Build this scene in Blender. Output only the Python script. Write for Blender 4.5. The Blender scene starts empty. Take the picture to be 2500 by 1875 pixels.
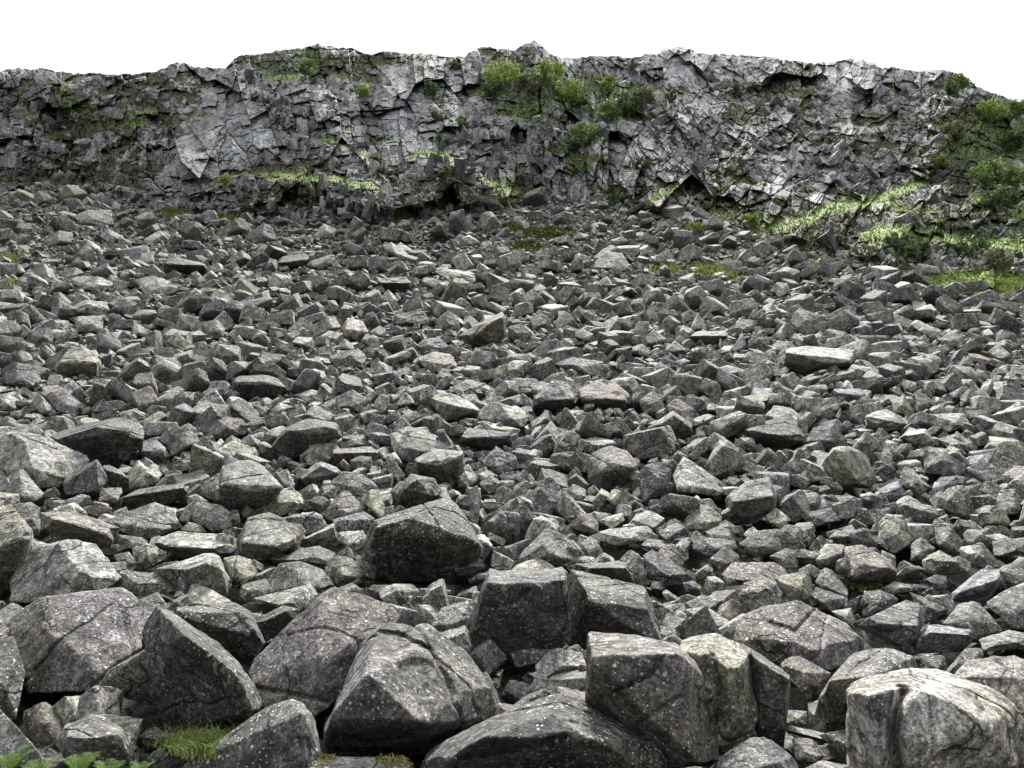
import bpy, bmesh, math, random
import numpy as np
from mathutils import Vector
scene = bpy.context.scene
COL = scene.collection
RAD = math.radians

# ------------------------------------------------------------------ camera, sky, sun, exposure
F = 1888.0                       # focal length in photo pixels (photo 2500 x 1875)
PITCH = RAD(13.8)
CAMZ = 1.6
cam = bpy.data.cameras.new("camera")
cam.sensor_width = 36.0
cam.lens = 36.0 * F / 2500.0
cam.clip_start = 0.05
cam.clip_end = 3000.0
camo = bpy.data.objects.new("camera", cam)
COL.objects.link(camo)
camo.location = (0, 0, CAMZ)
camo.rotation_euler = (math.pi / 2 + PITCH, 0, 0)
scene.camera = camo

SUN_EL, SUN_AZ = RAD(54), RAD(12)          # high, behind the ridge and a little to the right
world = bpy.data.worlds.new("World")
scene.world = world
world.use_nodes = True
wn = world.node_tree.nodes
wl = world.node_tree.links
wn.clear()
sky = wn.new("ShaderNodeTexSky")
sky.sky_type = 'NISHITA'
sky.sun_disc = False
sky.sun_elevation = SUN_EL
sky.sun_rotation = SUN_AZ
cloud = wn.new("ShaderNodeMix")
cloud.data_type = 'RGBA'
cloud.inputs[0].default_value = 0.9        # overcast: a white cloud deck hides most of the blue
cloud.inputs[7].default_value = (9.5, 9.6, 9.75, 1)
wl.new(sky.outputs[0], cloud.inputs[6])
# standard overcast sky: several times brighter overhead than at the horizon
wtc = wn.new("ShaderNodeTexCoord")
wsx = wn.new("ShaderNodeSeparateXYZ"); wl.new(wtc.outputs["Generated"], wsx.inputs[0])
wmr = wn.new("ShaderNodeMapRange"); wl.new(wsx.outputs[2], wmr.inputs[0])
wmr.inputs[3].default_value = 0.33; wmr.inputs[4].default_value = 1.5
wmul = wn.new("ShaderNodeVectorMath"); wmul.operation = 'SCALE'
wl.new(cloud.outputs[2], wmul.inputs[0]); wl.new(wmr.outputs[0], wmul.inputs["Scale"])
bg = wn.new("ShaderNodeBackground")
bg.inputs[1].default_value = 0.064
wl.new(wmul.outputs[0], bg.inputs[0])
wout = wn.new("ShaderNodeOutputWorld")
wl.new(bg.outputs[0], wout.inputs[0])

sun = bpy.data.lights.new("sun", 'SUN')
sun.energy = 4.8
sun.angle = RAD(12)
sun.color = (1.0, 0.97, 0.93)
suno = bpy.data.objects.new("sun", sun)
COL.objects.link(suno)
suno.location = (0, 0, 150)
sd = Vector((math.sin(SUN_AZ) * math.cos(SUN_EL), math.cos(SUN_AZ) * math.cos(SUN_EL), math.sin(SUN_EL)))
suno.rotation_euler = (-sd).to_track_quat('-Z', 'Y').to_euler()

vs = scene.view_settings
vs.view_transform = 'Standard'
vs.look = 'None'
vs.exposure = 1.38
vs.gamma = 1.0
vs.use_curve_mapping = False
scene.cycles.max_bounces = 5
scene.cycles.diffuse_bounces = 3

# ------------------------------------------------------------------ numeric helpers
rng = np.random.default_rng(7)
CP, SP = math.cos(PITCH), math.sin(PITCH)

def ray(u, v):
    """world direction through photo pixel (u, v), scaled so that its Y component is 1"""
    u = np.asarray(u, float); v = np.asarray(v, float)
    x = (u - 1250.0) / F
    y = (937.5 - v) / F
    Y = CP - y * SP
    Z = SP + y * CP
    return np.stack([x / Y, np.ones_like(x / Y), Z / Y], -1)

def project(P):
    P = np.asarray(P, float)
    x = P[..., 0]; y = P[..., 1]; z = P[..., 2] - CAMZ
    fw = y * CP + z * SP
    up = -y * SP + z * CP
    fw = np.where(fw < 0.05, 0.05, fw)
    return 1250 + F * x / fw, 937.5 - F * up / fw

_v = np.array([2300, 2100, 1990, 1875, 1700, 1550, 1400, 1250, 1100, 1000, 900, 800, 700, 600, 500, 450, 400, 340], float)
_y = np.array([4.2, 5.1, 6.0, 7.0, 8.7, 10.5, 13, 16, 20, 23.5, 28.5, 35, 43, 54, 69, 80, 95, 120], float)
_vv = np.linspace(2300, 340, 600)
_ly = np.interp(-_vv, -_v, np.log(_y))
_k = np.hanning(41); _k /= _k.sum()
_ly = np.convolve(np.pad(_ly, 20, mode='reflect', reflect_type='odd'), _k, 'valid')
TV, TY = _vv, np.exp(_ly)
TZ = CAMZ + TY * ray(np.full_like(TV, 1250), TV)[:, 2]

def depth_at(v):
    return np.interp(-np.asarray(v, float), -TV, TY)

def ground_z(y):
    y = np.asarray(y, float)
    z = np.interp(y, TY, TZ)
    z0 = TZ[0]
    return np.where(y < TY[0], z0 - 0.02 * (TY[0] - y), np.where(y > 84, np.interp(84, TY, TZ), z))

def _h(i, j, k, s):
    n = (i * 374761393 + j * 668265263 + k * 1274126177 + s * 974634777) & 0xFFFFFFFF
    n = ((n ^ (n >> 13)) * 1274126177) & 0xFFFFFFFF
    n = (n ^ (n >> 16)) & 0xFFFFFF
    return n / float(0xFFFFFF)

def vnoise(P, s=0):
    P = np.asarray(P, float)
    I = np.floor(P).astype(np.int64)
    f = P - I
    f = f * f * (3 - 2 * f)
    r = 0
    for a in (0, 1):
        wa = f[..., 0] if a else 1 - f[..., 0]
        for b in (0, 1):
            wb = f[..., 1] if b else 1 - f[..., 1]
            for c in (0, 1):
                wc = f[..., 2] if c else 1 - f[..., 2]
                r = r + wa * wb * wc * _h(I[..., 0] + a, I[..., 1] + b, I[..., 2] + c, s)
    return r * 2 - 1

def fbm(P, s=0, o=4, g=0.5):
    r = 0; a = 1.0
    P = np.asarray(P, float)
    for k in range(o):
        r = r + a * vnoise(P * (2.03 ** k) + 13.7 * k, s + k)
        a *= g
    return r

def make_mesh(name, V, faces, attrs=None, smooth=True, mat=None):
    """V (n,3); faces (m,3) or (m,4) int array; attrs name -> (n,3) float vectors"""
    me = bpy.data.meshes.new(name)
    V = np.ascontiguousarray(V, np.float32); faces = np.ascontiguousarray(faces, np.int32)
    n, m, q = len(V), len(faces), faces.shape[1]
    me.vertices.add(n); me.vertices.foreach_set("co", V.ravel())
    me.loops.add(m * q); me.loops.foreach_set("vertex_index", faces.ravel())
    me.polygons.add(m)
    me.polygons.foreach_set("loop_start", np.arange(0, m * q, q, dtype=np.int32))
    me.polygons.foreach_set("loop_total", np.full(m, q, np.int32))
    me.polygons.foreach_set("use_smooth", np.full(m, smooth, bool))
    for k, A in (attrs or {}).items():
        at = me.attributes.new(k, 'FLOAT_VECTOR', 'POINT')
        at.data.foreach_set("vector", np.ascontiguousarray(A, np.float32).ravel())
    if mat: me.materials.append(mat)
    me.update(calc_edges=True)
    return me

def link(name, me, loc=(0, 0, 0), parent=None, label=None, cat=None, group=None, kind=None):
    o = bpy.data.objects.new(name, me)
    COL.objects.link(o)
    o.location = loc
    if parent: o.parent = parent
    if label: o["label"] = label
    if cat: o["category"] = cat
    if group: o["group"] = group
    if kind: o["kind"] = kind
    return o

# ------------------------------------------------------------------ materials
def mat_new(name):
    m = bpy.data.materials.new(name); m.use_nodes = True
    nt = m.node_tree
    return m, nt, nt.nodes, nt.links, nt.nodes["Principled BSDF"]

class NB:
    """small node-building helper"""
    def __init__(s, nt): s.nt = nt; s.n = nt.nodes; s.l = nt.links
    def attr(s, name):
        a = s.n.new("ShaderNodeAttribute"); a.attribute_name = name; return a.outputs["Vector"]
    def put(s, sock, val):
        if isinstance(val, bpy.types.NodeSocket): s.l.new(val, sock)
        elif val is not None: sock.default_value = val
    def noise(s, vec, scale, detail=4, rough=0.55, dist=0.0):
        t = s.n.new("ShaderNodeTexNoise"); s.put(t.inputs["Vector"], vec)
        t.inputs["Scale"].default_value = scale; t.inputs["Detail"].default_value = detail
        t.inputs["Roughness"].default_value = rough; t.inputs["Distortion"].default_value = dist
        return t.outputs["Fac"]
    def vor(s, vec, scale, feature='F1'):
        t = s.n.new("ShaderNodeTexVoronoi"); t.feature = feature; s.put(t.inputs["Vector"], vec)
        t.inputs["Scale"].default_value = scale
        return t
    def math(s, op, a, b=None, clamp=False):
        t = s.n.new("ShaderNodeMath"); t.operation = op; t.use_clamp = clamp
        s.put(t.inputs[0], a); s.put(t.inputs[1], b); return t.outputs[0]
    def step(s, x, lo, hi, a=0.0, b=1.0):
        t = s.n.new("ShaderNodeMapRange"); t.interpolation_type = 'SMOOTHSTEP'
        s.put(t.inputs[0], x); s.put(t.inputs[1], lo); s.put(t.inputs[2], hi); s.put(t.inputs[3], a); s.put(t.inputs[4], b)
        return t.outputs[0]
    def mix(s, fac, a, b, mode='MIX'):
        t = s.n.new("ShaderNodeMix"); t.data_type = 'RGBA'; t.blend_type = mode
        s.put(t.inputs[0], fac); s.put(t.inputs[6], a); s.put(t.inputs[7], b); return t.outputs[2]
    def vmul(s, vec, k):
        t = s.n.new("ShaderNodeVectorMath"); t.operation = 'MULTIPLY'; s.put(t.inputs[0], vec); t.inputs[1].default_value = k
        return t.outputs[0]
    def scale(s, vec, f):
        t = s.n.new("ShaderNodeVectorMath"); t.operation = 'SCALE'; s.put(t.inputs[0], vec); s.put(t.inputs["Scale"], f)
        return t.outputs[0]
    def bump(s, h, strength, dist, nrm=None):
        t = s.n.new("ShaderNodeBump"); s.put(t.inputs["Height"], h)
        t.inputs["Strength"].default_value = strength; t.inputs["Distance"].default_value = dist
        if nrm is not None: s.put(t.inputs["Normal"], nrm)
        return t.outputs[0]

def rock_material():
    m, nt, n, l, b = mat_new("boulder_rock")
    N = NB(nt)
    lc = N.attr("lc"); tone = N.attr("tone")
    vx = n.new("ShaderNodeSeparateXYZ"); l.new(N.attr("var"), vx.inputs[0])
    v_lich, v_crust, v_blk = vx.outputs[0], vx.outputs[1], vx.outputs[2]
    big = N.noise(lc, 1.5, 5, 0.6)
    mid = N.noise(lc, 6.0, 6, 0.68, 0.3)
    fine = N.noise(lc, 30.0, 5, 0.75)
    fol = N.noise(N.vmul(lc, (1.3, 1.3, 6.0)), 2.0, 6, 0.68, 0.9)           # foliation of the rock
    k = N.step(big, 0.3, 0.7, 0.6, 1.45)
    k = N.math('MULTIPLY', k, N.step(mid, 0.32, 0.68, 0.55, 1.45))
    k = N.math('MULTIPLY', k, N.step(fine, 0.4, 0.62, 0.45, 1.6))
    k = N.math('MULTIPLY', k, N.step(fol, 0.34, 0.66, 0.84, 1.14))
    c = N.scale(tone, k)
    tint = N.step(N.noise(lc, 0.8, 4, 0.6), 0.42, 0.62, 0.0, 0.5)          # brownish green weathering
    c = N.mix(tint, c, N.mix(1.0, c, (1.0, 0.95, 0.62, 1), 'MULTIPLY'))
    # black crust / wet streaks
    blk = N.step(N.noise(N.vmul(lc, (1.0, 1.0, 0.45)), 4.0, 6, 0.68, 0.8), 0.53, 0.64)
    c = N.mix(N.math('MULTIPLY', blk, v_blk), c, (0.03, 0.03, 0.031, 1))
    geo = n.new("ShaderNodeNewGeometry")
    drip = N.step(N.noise(N.vmul(geo.outputs["Position"], (5.0, 5.0, 0.55)), 1.6, 5, 0.7, 0.5), 0.38, 0.62, 0.7, 1.22)
    c = N.scale(c, drip)
    # grey-green crust lichen: mottled all over, thick in broad patches
    pat = N.step(N.noise(lc, 2.2, 6, 0.72, 0.6), 0.46, 0.62, 0.12, 1.0)
    crust = N.step(N.noise(lc, 17.0, 6, 0.75, 0.4), 0.51, 0.59)
    c = N.mix(N.math('MULTIPLY', N.math('MULTIPLY', pat, crust), v_crust), c, (0.36, 0.365, 0.325, 1))
    # round pale lichen spots, three sizes
    dens = N.step(N.noise(lc, 1.1, 3, 0.55), 0.33, 0.54, 0.2, 1.0)
    wob = N.math('MULTIPLY', N.noise(lc, 55, 3, 0.6), 0.34)
    for sc, thr, r in ((5.5, 0.55, 0.24), (12.0, 0.53, 0.32), (27.0, 0.51, 0.36)):
        v = N.vor(lc, sc)
        sel = N.step(N.noise(v.outputs["Position"], 61.7, 0), thr - 0.1, thr + 0.06)
        d = N.math('ADD', v.outputs["Distance"], wob)
        spot = N.step(d, r, r + 0.06, 1.0, 0.0)
        f = N.math('MULTIPLY', N.math('MULTIPLY', spot, sel), N.math('MULTIPLY', dens, v_lich))
        c = N.mix(f, c, (0.64, 0.65, 0.61, 1))
    # hairline joints
    cv = n.new("ShaderNodeVectorMath"); cv.operation = 'ADD'
    nz = n.new("ShaderNodeTexNoise"); l.new(lc, nz.inputs["Vector"]); nz.inputs["Scale"].default_value = 2.5; nz.inputs["Detail"].default_value = 5
    l.new(N.vmul(lc, (0.8, 0.8, 1.5)), cv.inputs[0]); l.new(N.scale(nz.outputs["Color"], 0.5), cv.inputs[1])
    ed = N.vor(cv.outputs[0], 0.9, 'DISTANCE_TO_EDGE').outputs["Distance"]
    crk = N.math('MULTIPLY', N.step(ed, 0.004, 0.016, 1.0, 0.0), N.step(N.noise(lc, 0.9, 2), 0.46, 0.56))
    c = N.mix(N.math('MULTIPLY', crk, 0.85), c, (0.012, 0.012, 0.012, 1))
    l.new(c, b.inputs["Base Color"])
    b.inputs["Roughness"].default_value = 0.8
    b.inputs["Specular IOR Level"].default_value = 0.35
    h = N.math('ADD', N.math('MULTIPLY', mid, 1.3), N.math('MULTIPLY', fol, 0.5))
    h = N.math('SUBTRACT', h, N.math('MULTIPLY', crk, 0.8))
    n1 = N.bump(h, 0.9, 0.09)
    n2 = N.bump(fine, 0.7, 0.02, n1)
    l.new(n2, b.inputs["Normal"])
    return m

def crag_material():
    m, nt, n, l, b = mat_new("crag_rock")
    N = NB(nt)
    geo = n.new("ShaderNodeNewGeometry"); P = geo.outputs["Position"]
    col = N.attr("col"); veg = N.attr("veg")
    sx = n.new("ShaderNodeSeparateXYZ"); l.new(veg, sx.inputs[0]); vg = sx.outputs[0]
    a = N.noise(P, 0.9, 6, 0.65)
    f = N.noise(P, 5.0, 5, 0.7)
    st = N.noise(N.vmul(P, (2.2, 2.2, 0.16)), 0.9, 5, 0.6, 0.3)             # water streaks down the slabs
    k = N.math('MULTIPLY', N.step(a, 0.3, 0.7, 0.62, 1.4), N.step(f, 0.3, 0.7, 0.6, 1.42))
    ks = N.math('MULTIPLY', k, N.step(st, 0.35, 0.65, 0.68, 1.3))
    rock = N.scale(col, ks)
    gr = N.scale(col, N.math('MULTIPLY', N.step(f, 0.3, 0.7, 0.5, 1.5), N.step(a, 0.3, 0.7, 0.7, 1.3)))
    c = N.mix(vg, rock, gr)
    l.new(c, b.inputs["Base Color"])
    b.inputs["Roughness"].default_value = 0.85
    b.inputs["Specular IOR Level"].default_value = 0.3
    l.new(N.bump(N.math('ADD', f, N.math('MULTIPLY', a, 1.5)), 0.8, 0.25), b.inputs["Normal"])
    return m

def soil_material():
    m, nt, n, l, b = mat_new("scree_soil")
    N = NB(nt)
    geo = n.new("ShaderNodeNewGeometry"); P = geo.outputs["Position"]
    a = N.noise(P, 1.2, 5, 0.6); f = N.noise(P, 14, 5, 0.7)
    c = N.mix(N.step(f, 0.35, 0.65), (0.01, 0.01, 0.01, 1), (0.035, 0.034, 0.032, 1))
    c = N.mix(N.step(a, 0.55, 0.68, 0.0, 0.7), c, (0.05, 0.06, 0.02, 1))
    l.new(c, b.inputs["Base Color"]); b.inputs["Roughness"].default_value = 0.95
    l.new(N.bump(f, 1.0, 0.08), b.inputs["Normal"])
    return m

def leaf_material(name, c0, c1, trans=0.25):
    m, nt, n, l, b = mat_new(name)
    N = NB(nt)
    at = N.attr("rnd")
    sx = n.new("ShaderNodeSeparateXYZ"); l.new(at, sx.inputs[0])
    c = N.mix(sx.outputs[0], c0 + (1,), c1 + (1,))
    l.new(c, b.inputs["Base Color"]); b.inputs["Roughness"].default_value = 0.7
    b.inputs["Specular IOR Level"].default_value = 0.2
    tr = n.new("ShaderNodeBsdfTranslucent"); l.new(c, tr.inputs[0])
    mx = n.new("ShaderNodeMixShader"); mx.inputs[0].default_value = trans
    l.new(b.outputs[0], mx.inputs[1]); l.new(tr.outputs[0], mx.inputs[2])
    l.new(mx.outputs[0], n["Material Output"].inputs[0])
    return m

def bark_material():
    m, nt, n, l, b = mat_new("bark")
    N = NB(nt)
    geo = n.new("ShaderNodeNewGeometry")
    f = N.noise(N.vmul(geo.outputs["Position"], (6, 6, 1.5)), 3, 4)
    l.new(N.mix(f, (0.05, 0.045, 0.04, 1), (0.2, 0.19, 0.17, 1)), b.inputs["Base Color"])
    b.inputs["Roughness"].default_value = 0.9
    return m

M_ROCK = rock_material(); M_CRAG = crag_material(); M_SOIL = soil_material(); M_BARK = bark_material()

TONES = {'p': (.225, .224, .214), 'w': (.275, .27, .26), 'g': (.125, .124, .121), 'd': (.066, .066, .066), 'u': (.118, .108, .110),
         'n': (.178, .181, .157), 'b': (.150, .156, .168), 'y': (.205, .20, .160), 'r': (.140, .117, .110), 'o': (.088, .082, .062)}
TWORD = {'p': 'pale grey', 'w': 'whitish', 'g': 'grey', 'd': 'dark grey', 'u': 'purplish grey', 'n': 'greenish grey', 'b': 'bluish grey',
         'y': 'yellowish grey', 'r': 'reddish grey', 'o': 'olive brown'}

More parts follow.
